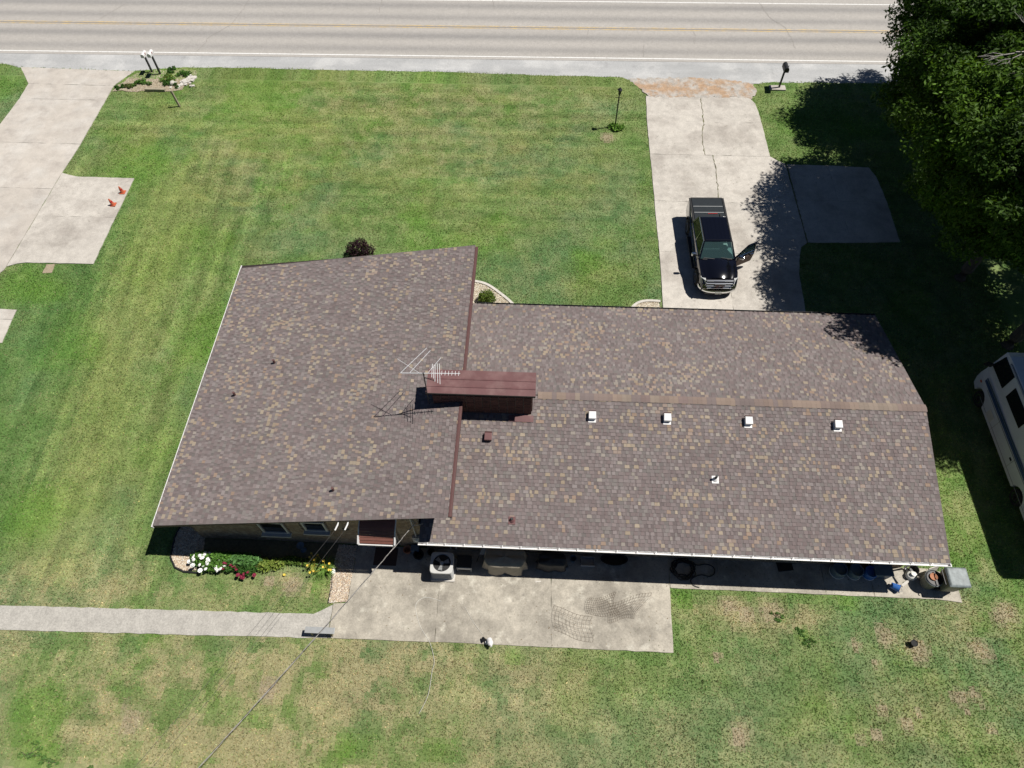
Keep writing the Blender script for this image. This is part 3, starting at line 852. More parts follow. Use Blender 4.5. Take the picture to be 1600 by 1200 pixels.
# low shed roof over the left block
LR = [(-14.65, 9.19, 2.6), (-2.86, 9.27, 4.65), (-2.86, 22.4, 4.65), (-14.65, 22.72, 2.6)]
ld = roof_deck(LR, 0.16, 'roof', 'fascia')
ld['label'] = 'single slope shingle roof of the taller block'
slope = Vector((11.79, 0, 2.05)); 
def child_local(ch):  # children are written in world metres while the part sits at -HL under the house
    ch.location = (0, 0, 0)
shingle_field(ld, (-14.67, 9.20, 2.603), (0, 1, 0), slope, 13.36, slope.length - .06, 1)
# right wing gable
RW = dict(x0=-4.22, x1=15.72, y0=9.0, y1=20.73, ze=2.6, zr=4.05, yr=14.87)
rr = roof_deck([(RW['x0'], RW['y0'], 2.6), (RW['x1'], RW['y0'], 2.6), (RW['x1'], RW['yr'], 4.05), (RW['x0'], RW['yr'], 4.05)], 0.14, 'roof', 'fascia')
rr['label'] = 'rear slope of the lower gable roof'
rf = roof_deck([(RW['x0'], RW['yr'], 4.05), (RW['x1'], RW['yr'], 4.05), (RW['x1'], RW['y1'], 2.6), (RW['x0'], RW['y1'], 2.6)], 0.14, 'roof', 'fascia')
rf['label'] = 'front slope of the lower gable roof'
sv = Vector((0, 5.87, 1.45))
shingle_field(rr, (RW['x0'], RW['y0'] - .01, 2.603), (1, 0, 0), sv, 19.94, sv.length - .02, 2, single_rows=4)
shingle_field(rf, (RW['x0'], RW['y1'] + .01, 2.603), (1, 0, 0), Vector((0, -5.86, 1.45)), 19.94, sv.length - .02, 3)
# ridge caps, each a folded shingle
x = 0.15; k = 0; tone = None
while x < RW['x1'] - .05:
    if k % random.choice((2, 3, 4)) == 0 or tone is None:
        tone = random.choice([(.225, .172, .146), (.25, .193, .158), (.212, .165, .146), (.205, .155, .143), (.243, .198, .163), (.185, .15, .142)])
    w = .2
    b = MB(); dz = .047
    lo_ = [(RW['yr'] - .17, -.030), (RW['yr'], .010), (RW['yr'] + .17, -.030)]
    hi_ = [(y_, z_ + .010) for y_, z_ in lo_[::-1]]
    b.hexa([(x, y_, 4.068 + z_) for y_, z_ in lo_ + hi_], [(x + w, y_, 4.064 + z_) for y_, z_ in lo_ + hi_])
    ob = b.build('ridge_cap', 'shingle', rr)
    a = ob.data.attributes.new('col', 'FLOAT_COLOR', 'FACE')
    j = random.uniform(.93, 1.07)
    a.data.foreach_set('color', np.tile(np.array([tone[0] * j, tone[1] * j, tone[2] * j, 1], np.float32), len(ob.data.polygons)))
    x += .19; k += 1
# trims
b = MB(); b.box((-2.845, 15.83, 4.60), (.05, 13.2, .17)); o = b.build('ridge_trim', 'trim', ld)
b = MB(); b.box((-2.885, 15.83, 4.672), (.11, 13.2, .012), mtx=Matrix.Rotation(-math.atan(2.05 / 11.79), 3, 'Y')); o = b.build('ridge_flashing', 'trim', ld)
b = MB(); b.hexa([(-14.71, 9.15, 2.45), (-14.66, 9.15, 2.45), (-14.66, 22.74, 2.45), (-14.71, 22.74, 2.45)], [(-14.71, 9.15, 2.612), (-14.66, 9.15, 2.612), (-14.66, 22.74, 2.612), (-14.71, 22.74, 2.612)])
o = b.build('eave_fascia', 'white', ld)
# walls
def wall(pts, z0, ztop, name='wall'):
    pass
zl = lambda x: 2.6 + (x + 14.65) / 11.79 * 2.05 - .2
W_ = MB()
for (xa, ya), (xb, yb) in (((-13.85, 9.74), (-4.3, 9.74)), ((-13.85, 21.8), (-4.3, 21.8))):
    t = .12 if ya < 15 else -.12
    W_.hexa([(xa, ya, 0), (xb, yb, 0), (xb, yb + t, 0), (xa, ya + t, 0)], [(xa, ya, zl(xa)), (xb, yb, zl(xb)), (xb, yb + t, zl(xb)), (xa, ya + t, zl(xa))])
hb(W_, 'wall', 'mortar')
W_ = MB(); W_.hexa([(-13.85, 9.86, 0), (-13.7, 9.86, 0), (-13.7, 21.68, 0), (-13.85, 21.68, 0)], [(-13.85, 9.86, zl(-13.85)), (-13.7, 9.86, zl(-13.7)), (-13.7, 21.68, zl(-13.7)), (-13.85, 21.68, zl(-13.85))]); hb(W_, 'wall', 'brick')
W_ = MB(); W_.hexa([(-4.42, 9.86, 0), (-4.3, 9.86, 0), (-4.3, 21.68, 0), (-4.42, 21.68, 0)], [(-4.42, 9.86, zl(-4.42)), (-4.3, 9.86, zl(-4.3)), (-4.3, 21.68, zl(-4.3)), (-4.42, 21.68, zl(-4.42))]); hb(W_, 'wall', 'soffit')
W_ = MB(); W_.hexa([(-4.28, 9.68, 0), (15.25, 9.68, 0), (15.25, 9.8, 0), (-4.28, 9.8, 0)], [(-4.28, 9.68, 2.55), (15.25, 9.68, 2.55), (15.25, 9.8, 2.55), (-4.28, 9.8, 2.55)]); hb(W_, 'wall', 'mortar')
W_ = MB(); W_.hexa([(-4.2, 20.0, 0), (15.25, 20.0, 0), (15.25, 20.12, 0), (-4.2, 20.12, 0)], [(-4.2, 20.0, 2.5), (15.25, 20.0, 2.5), (15.25, 20.12, 2.5), (-4.2, 20.12, 2.5)]); hb(W_, 'wall', 'brick')
W_ = MB(); W_.hexa([(15.13, 9.8, 0), (15.13, 20.0, 0), (15.13, 20.0, 2.5), (15.13, 14.87, 3.85), (15.13, 9.8, 2.55)], [(15.25, 9.8, 0), (15.25, 20.0, 0), (15.25, 20.0, 2.5), (15.25, 14.87, 3.85), (15.25, 9.8, 2.55)]); hb(W_, 'wall', 'brick')
# real brick courses on the two rear walls
def brick_courses(x0, x1, y, ztop, holes, name='brick_courses'):
    b = MB(); r = 0; z = .04
    while z < ztop(x1):
        x = x0 + (.11 if r % 2 else 0)
        while x < x1 - .05:
            w = min(.2, x1 - x)
            zc = z + .034
            if z + .07 < ztop(x) and not any(hx0 - .02 < x + w and x < hx1 + .02 and hz0 - .02 < z + .07 and z < hz1 + .02 for hx0, hx1, hz0, hz1 in holes):
                b.box((x + w / 2, y + random.uniform(-.004, .004), zc), (w, .05, .066))
            x += w + .012
        z += .079; r += 1
    o = b.build(name, 'brick', house); o.location = -HL; o['kind'] = 'stuff'
WIN = [(-10.85, -9.85, 1.08, 2.15), (-9.0, -8.15, 1.5, 2.35)]
brick_courses(-13.85, -4.3, 9.72, zl, WIN + [(-6.45, -5.45, 0, 2.1)])
brick_courses(-4.26, 15.2, 9.66, lambda x: 2.45, [])
for x0, x1, z0, z1 in WIN:
    fr = MB()
    for c, s in ((((x0 + x1) / 2, 9.70, z1), (x1 - x0 + .1, .1, .07)), (((x0 + x1) / 2, 9.70, z0), (x1 - x0 + .1, .1, .07)), ((x0, 9.70, (z0 + z1) / 2), (.07, .1, z1 - z0 - .08)), ((x1, 9.70, (z0 + z1) / 2), (.07, .1, z1 - z0 - .08))):
        fr.box(c, s)
    w = hb(fr, 'window', 'frame')
    MB().box(((x0 + x1) / 2, 9.715, (z0 + z1) / 2), (x1 - x0 - .05, .02, z1 - z0 - .05)).build('pane', 'pane', w)
    MB().box(((x0 + x1) / 2, 9.62, z0 - .075), (x1 - x0 + .22, .22, .07)).build('sill', 'frame', w)
d = hb(MB().box((-5.95, 9.72, 1.03), (.95, .06, 2.04)), 'door', 'soffit')
MB().box((-5.6, 9.67, 1.0), (.05, .06, .12)).build('handle', 'chrome', d)
MB().box((-5.95, 9.68, 1.45), (.55, .02, .8)).build('pane', 'pane', d)
# vent grille + insulators on the wall
hb(MB().box((-7.35, 9.69, 1.75), (.26, .03, .14)), 'wall_vent', 'dark_metal')
for x in (-7.12, -6.74):
    zr_ = 2.6 + (x + 14.65) * .1739 - .12
    hb(MB().tube([(x + .02, 9.22, zr_), (x, 9.1, zr_ - .03), (x - .07, 8.9, zr_ - .06)], [.02, .032, .03], 8), 'insulator', 'white')
# soffits
hb(MB().box((5.5, 9.35, 2.43), (19.4, .64, .02)), 'soffit', 'soffit')
# awning: roll of brown slats over the back door
aw = hb(MB().tube([(-6.52, 9.66, 3.12), (-6.52, 9.25, 2.98), (-6.5, 8.8, 2.62)], .028, 6).tube([(-5.12, 9.66, 3.12), (-5.12, 9.25, 2.98), (-5.14, 8.8, 2.62)], .028, 6)
        .box((-5.82, 8.79, 2.585), (1.44, .04, .07)).box((-6.525, 8.95, 2.74), (.05, .34, .16), mtx=Matrix.Rotation(R(38), 3, 'X')).box((-5.115, 8.95, 2.74), (.05, .34, .16), mtx=Matrix.Rotation(R(38), 3, 'X')), 'awning', 'white')
A0, A1 = Vector((0, 9.66, 3.12)), Vector((0, 8.82, 2.64))
for k in range(9):
    t = (k + .5) / 9
    p = A0.lerp(A1, t); p.z += .09 * math.sin(t * math.pi)
    ang = math.atan2(A0.z - A1.z, A0.y - A1.y) + R(30) * (t - .5)
    MB().box((-5.82, p.y, p.z), (1.36, .10, .018), mtx=Matrix.Rotation(ang, 3, 'X')).build('slat', 'brown_metal', aw)
# gutters
def gutter(x0, x1, y, z, sgn, m, step, name='gutter'):
    b = MB()
    prof = [(0, .0), (0, -.11), (.075 * sgn, -.11), (.115 * sgn, -.03), (.115 * sgn, .0), (.10 * sgn, .0), (.10 * sgn, -.03), (.07 * sgn, -.095), (.012 * sgn, -.095), (.012 * sgn, 0)]
    rows = [[(x, y + p[0], z + p[1]) for p in prof + prof[:1]] for x in (x0, x1)]
    b.grid(rows)
    for x in (x0, x1):
        b.poly([(x, y, z), (x, y, z - .11), (x, y + .075 * sgn, z - .11), (x, y + .115 * sgn, z - .03), (x, y + .115 * sgn, z)])
    g = hb(b, name, m)
    x = x0 + .35
    while x < x1:
        MB().box((x, y + .06 * sgn, z + .004), (.035, .125, .014)).build('bracket', m, g)
        x += step * random.uniform(.92, 1.08)
    return g
gutter(-4.25, 15.74, 8.985, 2.585, -1, 'white', .72)
gutter(-2.8, 15.74, 20.745, 2.585, 1, 'dark_metal', .9)
# downspout at the rear right corner
hb(MB().tube([(15.7, 8.93, 2.5), (15.68, 9.25, 2.38), (15.36, 9.55, 2.1), (15.33, 9.6, 1.2), (15.33, 9.6, .15), (15.5, 9.4, .06)], .04, 6), 'downspout', 'white')
hb(MB().tube([(15.84, 10.05, 2.36), (15.9, 9.75, 2.2), (15.86, 9.5, 2.05), (15.93, 9.2, 1.98)], [.03, .05, .04, .06], 6), 'downspout', 'white')
# roof vents
nrm = Vector((0, -1.45, 5.87)).normalized()
slopeX = Matrix.Rotation(math.atan(1.45 / 5.87), 3, 'X')
def box_vent(x, y, m, mtop, base=True):
    z = 2.6 + (y - 9) * 1.45 / 5.87
    b = MB()
    if base: b.box((x, y - .02, z + .022), (.31, .36, .012), mtx=slopeX)
    b.box((x, y + .02, z + .10), (.25, .27, .15), mtx=slopeX)
    v = b.build('roof_vent', m, rr)
    MB().hexa([(x - .15, y - .13, z + .12), (x + .15, y - .13, z + .12), (x + .15, y + .20, z + .21), (x - .15, y + .20, z + .21)], [(x - .15, y - .13, z + .19), (x + .15, y - .13, z + .19), (x + .14, y + .16, z + .27), (x - .14, y + .16, z + .27)]).build('hood', mtop, v, bevel=.012)
    MB().box((x, y + .215, z + .2), (.29, .02, .11)).build('back_flange', 'trim', v)
for i, (x, y) in enumerate(((2.36, 14.0), (5.36, 14.02), (8.58, 14.0), (12.1, 13.98))):
    box_vent(x, y, 'white', 'white')
box_vent(-1.78, 13.0, 'trim', 'cap', base=False)
def pipe(parent, x, y, z, h, boot):
    b = MB().tube([(x, y, z), (x, y, z + h)], .05, 10)
    p = b.build('vent_pipe', 'dark_metal' if boot else 'trim', parent)
    if boot:
        MB().box((x, y - .02, z + .018), (.27, .3, .014), mtx=slopeX).build('flashing', 'white' if boot == 1 else 'cap', p)
        MB().lathe([(.12, .02), (.06, .1)], (x, y, z), 12).build('boot', 'white' if boot == 1 else 'cap', p)
pipe(rr, 7.16, 11.75, 3.28, .34, 1)
pipe(rr, -.7, 9.92, 2.83, .16, 2)
for x, y in ((-12.85, 15.05), (-11.42, 16.62), (-7.5, 10.42)):
    pipe(ld, x, y, 2.6 + (x + 14.65) * .1739, .24, 0)

# chimney: wide brick stack under a folded metal cap
CX0, CX1, CY0, CY1 = -4.0, -.08, 14.08, 14.92
core = MB().box(((CX0 + CX1) / 2, (CY0 + CY1) / 2, 4.2), (CX1 - CX0 - .03, CY1 - CY0 - .03, 1.7))
ch = hb(core, 'chimney', 'light_mortar')
ch['label'] = 'wide dark brick chimney under a maroon metal cap'
bw = MB(); bw.box((0, 0, 0), (.306, .05, .084)); bme = bw.build('brick', 'chim_brick', ch).data
first = [o for o in ch.children][0]
bpy.data.objects.remove(first)
def brick_at(loc, rz=0.0):
    o = bpy.data.objects.new('brick', bme); COL.objects.link(o); o.parent = ch; o.location = loc; o.rotation_euler = (0, 0, rz)
rowsz = [3.72 + .088 * k for k in range(16)]
nx_ = 12
for k, z in enumerate(rowsz):
    for i in range(nx_):
        x = CX0 + .326 * (i + .5)
        if x > CX1 - .1 : continue
        if z + .05 < 2.6 + (x + 14.65) * .1739 and x < -2.9: continue
        brick_at((x, CY0 + random.uniform(-.004, .004), z))
for k, z in enumerate(rowsz):
    for i in range(2):
        brick_at((CX1, CY0 + .25 + i * .33, z), R(90))
        if z > 4.3: brick_at((CX0, CY0 + .25 + i * .33, z), R(90))
bl = MB()
for x in (-3.9, -3.05, -2.25, -1.45, -.62, -.18):
    bl.box((x, 14.5, 5.24), (.34, .8, .3))
bl.build('pier', 'chim_brick', ch)
for x0, x1 in ((-3.7, -3.25), (-2.85, -2.45), (-2.05, -1.65), (-1.25, -.82), (-.42, -.36)):
    pass
cp = MB()
prof = [(13.95, 5.42), (14.22, 5.45), (14.24, 5.475), (14.30, 5.475), (14.32, 5.455), (14.56, 5.475), (14.58, 5.50), (14.63, 5.50), (14.65, 5.48), (15.0, 5.50)]
lo = [(y, z - .05) for y, z in prof[::-1]]
pp = prof + lo
cp.hexa([(-4.2, y, z) for y, z in pp], [(.05, y, z) for y, z in pp])
cap = cp.build('cap', 'cap', ch)
MB().box((-2.08, 13.94, 5.385), (4.26, .02, .09)).build('cap_lip', 'fascia', ch)
hb(MB().box((-.5, 13.86, 3.84), (1.0, .28, .012), mtx=slopeX), 'chimney_flashing', 'cap')

# ------------------------------------------------------------------ antenna on the chimney
an = empty('tv_antenna', (-4.16, 14.0, 5.4), 'white rooftop television antenna on a dark mast beside the chimney', 'antenna')
AL = Vector((-4.16, 14.0, 5.4))
def ab(b, name, m):
    o = b.build(name, m, an); o.location = -AL; return o
ab(MB().tube([(-4.17, 14.0, 4.5), (-4.12, 13.93, 6.86)], .022, 6), 'mast', 'dark_metal')
ab(MB().tube([(-4.98, 13.91, 6.82), (-2.76, 13.97, 6.82)], .018, 6), 'boom', 'alu')
for p, q in (((-4.96, 13.91), (-4.12, 15.07)), ((-4.63, 13.91), (-3.97, 14.96)), ((-3.94, 13.96), (-3.54, 14.64)), ((-4.29, 13.94), (-5.17, 14.53)),
             ((-3.83, 14.35), (-3.79, 13.75)), ((-3.72, 14.3), (-3.65, 13.57)), ((-3.65, 14.37), (-3.54, 13.51)), ((-3.57, 14.37), (-3.45, 13.46)), ((-3.76, 14.2), (-3.72, 13.7))):
    ab(MB().tube([(*p, 6.84), (*q, 6.84)], .011, 5), 'element', 'alu')
for k in range(6):
    x = -3.44 + k * .126
    ab(MB().tube([(x, 14.06, 6.835), (x, 13.86, 6.835)], .009, 5), 'director', 'alu')
ab(MB().tube([(-4.13, 13.95, 6.5), (-3.7, 13.75, 6.62)], .014, 5), 'brace', 'dark_metal')

# ------------------------------------------------------------------ overhead wires
def wire(name, pts, r, m, label, n=14, group=None, sag=0.0):
    P = []
    a, c = Vector(pts[0]), Vector(pts[-1])
    if len(pts) == 2:
        for k in range(n + 1):
            t = k / n; p = a.lerp(c, t); p.z -= sag * 4 * t * (1 - t); P.append(p)
    else: P = [Vector(p) for p in pts]
    o = MB().tube(P, r, 5).build(name, m); tag(o, label, 'wire', group)
    return P
sd = empty('service_wire', (-4.3, 9.45, 3.4), 'thick pale twisted service cable running from the rear eave over the patio', 'wire')
SL = Vector((-4.3, 9.45, 3.4))
A, B_ = Vector((-4.3, 9.45, 3.4)), Vector((-9.3, .1, 6.9))
core = []
for k in range(121):
    t = k / 120; p = A.lerp(B_, t); p.z -= .5 * t * (1 - t); core.append(p)
for s_, m, nm in ((0, 'cable', 'strand'), (1, 'black_cable', 'strand'), (2, 'cable', 'strand')):
    P = []
    for k, p in enumerate(core):
        a = k * .55 + s_ * 2.09
        P.append(p + Vector((.012 * math.cos(a), .006 * math.sin(a), .012 * math.sin(a))) - SL)
    MB().tube(P, .0068, 4).build(nm, m, sd)
MB().tube([Vector((-4.62, 9.6, 3.6)) - SL, Vector((-4.35, 9.42, 3.5)) - SL, Vector((-4.4, 9.35, 3.3)) - SL, Vector((-4.15, 9.5, 3.1)) - SL, Vector((-4.1, 9.6, 2.9)) - SL], .012, 5).build('loop', 'cable', sd)
wire('overhead_wire', [(-7.19, 8.9, 3.73), (-11.9, -1.4, 6.9)], .0052, 'black_cable', 'thin black overhead wire from the left insulator of the eave across the back lawn', sag=.2)
wire('overhead_wire', [(-6.81, 8.9, 3.79), (-11.4, -1.4, 6.9)], .0052, 'black_cable', 'thin black overhead wire from the right insulator of the eave, next to the thick cable', sag=.25)

# ------------------------------------------------------------------ truck
TX, TY, TRZ = 9.22, 26.72, R(180 + 1.5)
tr = empty('pickup_truck', (TX, TY, 0), 'shiny black crew cab pickup with its front door open on the driveway', 'truck', rz=TRZ)
def arch(cy, r, z0, n=9):
    return [(cy + r * math.cos(math.pi * k / (n - 1)), z0 + r * math.sin(math.pi * k / (n - 1))) for k in range(n)]   # front -> rear
side = [(-3.0, .62), (-3.04, .9), (-3.02, 1.36), (-1.2, 1.36), (-1.16, 1.28), (1.5, 1.27), (2.3, 1.22), (2.72, 1.15), (2.92, 1.0), (2.98, .72), (2.9, .5)]
side += [(2.5, .48)] + arch(1.98, .5, .5)[0:] + [(1.4, .45), (-1.2, .45)] + arch(-1.72, .5, .5) + [(-2.3, .5), (-2.9, .55)]
b = MB()
def wx(y, z):
    w = 1.0
    if y > 2.2: w -= .17 * ((y - 2.2) / .8) ** 2
    if y < -2.7: w -= .06 * ((-2.7 - y) / .3)
    return w * (1.0 if z < 1.1 else .965)
b.hexa([(-wx(y, z), y, z) for y, z in side], [(wx(y, z), y, z) for y, z in side])
b.build('body', 'paint', tr, bevel=.05, seg=3)
# hood with raised centre and creases
hd = MB(); rows = []
for y, z, w in ((1.42, 1.285, .90), (1.8, 1.30, .885), (2.2, 1.275, .86), (2.5, 1.225, .82), (2.68, 1.165, .76)):
    rows.append([(-w, y, z - .05), (-w * .8, y, z), (-w * .62, y, z + .005), (-w * .56, y, z + .035), (0, y, z + .048), (w * .56, y, z + .035), (w * .62, y, z + .005), (w * .8, y, z), (w, y, z - .05)])
hd.grid(rows); hd.build('hood', 'paint', tr, smooth=True)
MB().box((0, 1.47, 1.30), (1.5, .1, .03)).build('cowl', 'black', tr)
for s in (-1, 1):
    MB().tube([(s * .45 - .3, 1.5, 1.34), (s * .45 + .25, 1.43, 1.36)], .012, 5).build('wiper', 'black', tr)
# cab: roof, pillars, panes
RB = dict(yf=.78, yr=-1.02, x=.70, z=1.90); BB = dict(yf=1.46, yr=-1.22, x=.93, z=1.29)
MB().hexa([(-.72, .80, 1.86), (.72, .80, 1.86), (.72, -1.04, 1.86), (-.72, -1.04, 1.86)], [(-.66, .70, 1.925), (.66, .70, 1.925), (.66, -.96, 1.925), (-.66, -.96, 1.925)]).build('roof', 'paint', tr, bevel=.03, seg=3)
for x in (-.42, -.22, 0, .22, .42):
    MB().box((x, -.12, 1.926), (.025, 1.4, .012)).build('roof_rib', 'paint', tr, bevel=.004)
def beam(p, q, w, d):
    p, q = Vector(p), Vector(q); z = (q - p).normalized(); x = Vector((1, 0, 0)); x = (x - z * x.dot(z)).normalized(); y = z.cross(x)
    bb = MB()
    vs0 = [p + x * a * w + y * c * d for a, c in ((-1, -1), (1, -1), (1, 1), (-1, 1))]; vs1 = [v + (q - p) for v in vs0]
    return bb.hexa(vs0, vs1)
for s in (-1, 1):
    for yb, yt in ((1.46, .76), (.12, .02), (-1.2, -1.0)):
        beam((s * .92, yb, 1.27), (s * .71, yt, 1.88), .035, .045).build('pillar', 'paint', tr)
    beam((s * .715, .78, 1.875), (s * .715, -1.03, 1.875), .02, .03).build('roof_rail', 'chrome' if False else 'black', tr)
def pane(pts, name, m):
    n = (Vector(pts[1]) - Vector(pts[0])).cross(Vector(pts[2]) - Vector(pts[0])).normalized() * .008
    return MB().hexa([tuple(Vector(p) - n) for p in pts], [tuple(Vector(p) + n) for p in pts]).build(name, m, tr)
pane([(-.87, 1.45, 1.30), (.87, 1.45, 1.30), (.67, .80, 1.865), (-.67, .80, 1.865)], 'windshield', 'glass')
pane([(-.82, -1.21, 1.33), (.82, -1.21, 1.33), (.66, -1.03, 1.85), (-.66, -1.03, 1.85)], 'rear_window', 'tint_glass')
for s in (-1, 1):
    pane([(s * .925, .14, 1.29), (s * .925, -1.1, 1.29), (s * .725, -.95, 1.86), (s * .725, .04, 1.86)], 'side_window', 'tint_glass')
    if s == 1:
        pane([(s * .925, 1.32, 1.29), (s * .925, .18, 1.29), (s * .725, .08, 1.86), (s * .725, .72, 1.86)], 'side_window', 'tint_glass')
        MB().tube([(s * .945, 1.38, 1.285), (s * .945, -1.15, 1.285), (s * .735, -.99, 1.885), (s * .735, .74, 1.885), (s * .945, 1.38, 1.285)], .015, 5).build('window_trim', 'chrome', tr)
    else:
        MB().tube([(s * .735, -.99, 1.885), (s * .735, .74, 1.885)], .015, 5).build('window_trim', 'chrome', tr)
# interior
MB().hexa([(-.85, 1.38, 1.28), (.85, 1.38, 1.28), (.85, .72, 1.28), (-.85, .72, 1.28)], [(-.82, 1.35, 1.31), (.82, 1.35, 1.31), (.8, .76, 1.40), (-.8, .76, 1.40)]).build('dashboard', 'dash', tr)
for s in (-1, 1):
    MB().box((s * .42, .25, 1.42), (.5, .14, .36)).box((s * .42, .24, 1.68), (.26, .1, .14)).build('seat', 'seat', tr, bevel=.04)
MB().box((.42, .62, 1.305), (.5, .5, .05)).box((-.42, .62, 1.305), (.5, .5, .05)).build('seat_base', 'seat', tr)
MB().lathe([(.19, 0), (.2, .012), (.19, .024)], (-.42, .82, 1.42), 18, mtx=Matrix.Rotation(R(-60), 3, 'X')).build('steering_wheel', 'black', tr)
# bed cover
for y0, y1 in ((-2.93, -2.33), (-2.3, -1.86), (-1.83, -1.26)):
    MB().box((0, (y0 + y1) / 2, 1.385), (1.66, y1 - y0, .05)).build('bed_cover_panel', 'tonneau', tr, bevel=.012)
for y in (-2.315, -1.845):
    MB().box((0, y, 1.405), (1.6, .035, .02)).build('cover_hinge', 'grey_metal', tr)
for s in (-1, 1):
    MB().box((s * .9, -2.1, 1.385), (.11, 1.75, .05)).build('bed_rail', 'black', tr, bevel=.015)
MB().box((0, -2.99, 1.385), (1.72, .07, .04)).build('tailgate_cap', 'black', tr, bevel=.012)
MB().box((0, -1.235, 1.89), (.5, .03, .035)).build('brake_lamp', 'red_plastic', tr)
# front end
b = MB()
b.hexa([(-.72, 2.74, 1.14), (.72, 2.74, 1.14), (.72, 2.9, .7), (-.72, 2.9, .7)], [(-.70, 2.82, 1.13), (.70, 2.82, 1.13), (.70, 2.985, .68), (-.70, 2.985, .68)])
b.build('grille', 'black', tr)
for z, y, w in ((1.135, 2.83, 1.36), (1.02, 2.90, 1.38), (.90, 2.945, 1.36), (.78, 2.985, 1.25)):
    MB().box((0, y, z), (w, .07, .05 if z < 1.1 else .075), mtx=Matrix.Rotation(R(-20), 3, 'X')).build('grille_bar', 'chrome', tr, bevel=.012)
for s in (-1, 1):
    MB().box((s * .70, 2.88, .94), (.05, .08, .42), mtx=Matrix.Rotation(R(-20), 3, 'X')).build('grille_bar', 'chrome', tr, bevel=.01)
    MB().hexa([(s * .71, 2.73, .92), (s * .93, 2.45, .92), (s * .93, 2.35, 1.15), (s * .71, 2.6, 1.16)], [(s * .72, 2.985, .89), (s * .94, 2.76, .89), (s * .955, 2.58, 1.17), (s * .72, 2.84, 1.17)]).build('headlight', 'headlamp', tr, bevel=.015)
    MB().hexa([(s * .72, 2.86, .74), (s * .9, 2.72, .74), (s * .9, 2.7, .84), (s * .72, 2.84, .84)], [(s * .72, 2.93, .74), (s * .91, 2.78, .74), (s * .91, 2.76, .84), (s * .72, 2.91, .84)]).build('fog_light', 'headlamp', tr)
bp = smooth_path([(-1.0, 2.45), (-.97, 2.72), (-.72, 2.95), (-.3, 3.05), (.3, 3.05), (.72, 2.95), (.97, 2.72), (1.0, 2.45)], 3)
rows = [[(x, y - .02, .66), (x * 1.01, y + .03, .60), (x * 1.01, y + .03, .47), (x, y - .03, .42)] for x, y in bp]
MB().grid(rows).build('front_bumper', 'chrome', tr, smooth=True)
MB().box((0, 2.97, .40), (1.3, .1, .12)).build('air_dam', 'black', tr)
MB().box((-.02, 3.095, .5), (.32, .015, .16)).build('license_plate', 'white', tr)
def text(body, size, loc, rot, m, parent, name, ext=.008):
    cu = bpy.data.curves.new(name, 'FONT'); cu.body = body; cu.size = size; cu.align_x = 'CENTER'; cu.align_y = 'CENTER'; cu.extrude = ext
    o = bpy.data.objects.new(name, cu); COL.objects.link(o); o.parent = parent; o.location = loc; o.rotation_euler = rot
    cu.materials.append(M[m])
    bpy.context.view_layer.update()
    me = bpy.data.meshes.new_from_object(o.evaluated_get(bpy.context.evaluated_depsgraph_get()))
    q = bpy.data.objects.new(name, me); COL.objects.link(q); q.parent = parent; q.location = loc; q.rotation_euler = rot
    bpy.data.objects.remove(o); return q
MB().box((0, 2.965, .96), (.56, .03, .2), mtx=Matrix.Rotation(R(-18), 3, 'X')).build('badge_panel', 'black', tr)
text('GMC', .2, (0, 2.995, .965), (R(72), 0, R(180)), 'red_plastic', tr, 'badge_letters')
# wheels
def wheel(parent, x, y, r, w, rimm='chrome'):
    mt = Matrix.Rotation(R(90), 3, 'Y')
    t = MB().lathe([(r * .62, -w / 2), (r * .93, -w / 2), (r, -w * .35), (r, w * .35), (r * .93, w / 2), (r * .62, w / 2)], (x, y, r), 24, mtx=mt).build('wheel', 'rubber', parent, smooth=False)
    s = 1 if x > 0 else -1
    MB().lathe([(r * .6, -.02), (r * .62, .03), (r * .5, .035), (r * .2, .01), (.05, .03), (.001, .03)], (x + s * (w / 2 - .03), y, r), 20, mtx=Matrix.Rotation(R(90 * s), 3, 'Y')).build('rim', rimm, t)
for s in (-1, 1):
    for y in (1.98, -1.72): wheel(tr, s * .89, y, .42, .27)
    MB().box((s * 1.03, .15, .42), (.16, 2.3, .06)).build('side_step', 'black', tr, bevel=.02)
    for y in (-.95,) if s < 0 else (.05, -.95):
        MB().box((s * .985, y, 1.13), (.03, .18, .035)).build('door_handle', 'chrome', tr)
    for cy in (1.98, -1.72):
        P = [(s * 1.0, cy + .53 * math.cos(a), .5 + .53 * math.sin(a)) for a in [math.pi * k / 8 for k in range(9)]]
        MB().tube(P, .03, 5).build('wheel_arch', 'black', tr)
for (z0, xx) in ((.95, 1.0),):
    MB().box((1.0, .1, .95), (.012, 2.5, .02)).build('side_moulding', 'chrome', tr)
MB().box((1.0, -.52, .9), (.014, .012, .72)).box((1.0, .12, .9), (.014, .012, .72)).box((1.0, 1.3, .9), (.014, .012, .72)).build('door_gap', 'black', tr)
# closed side mirror
def mirror(parent, c, s, name='mirror'):
    q = MB().box(c, (.26, .16, .2)).build(name, 'chrome', parent, bevel=.05, seg=3)
    MB().box((c[0] - s * .2, c[1] + .02, c[2] - .05), (.22, .06, .05)).build('mirror_arm', 'black', q)
mirror(tr, (1.17, 1.2, 1.36), 1)
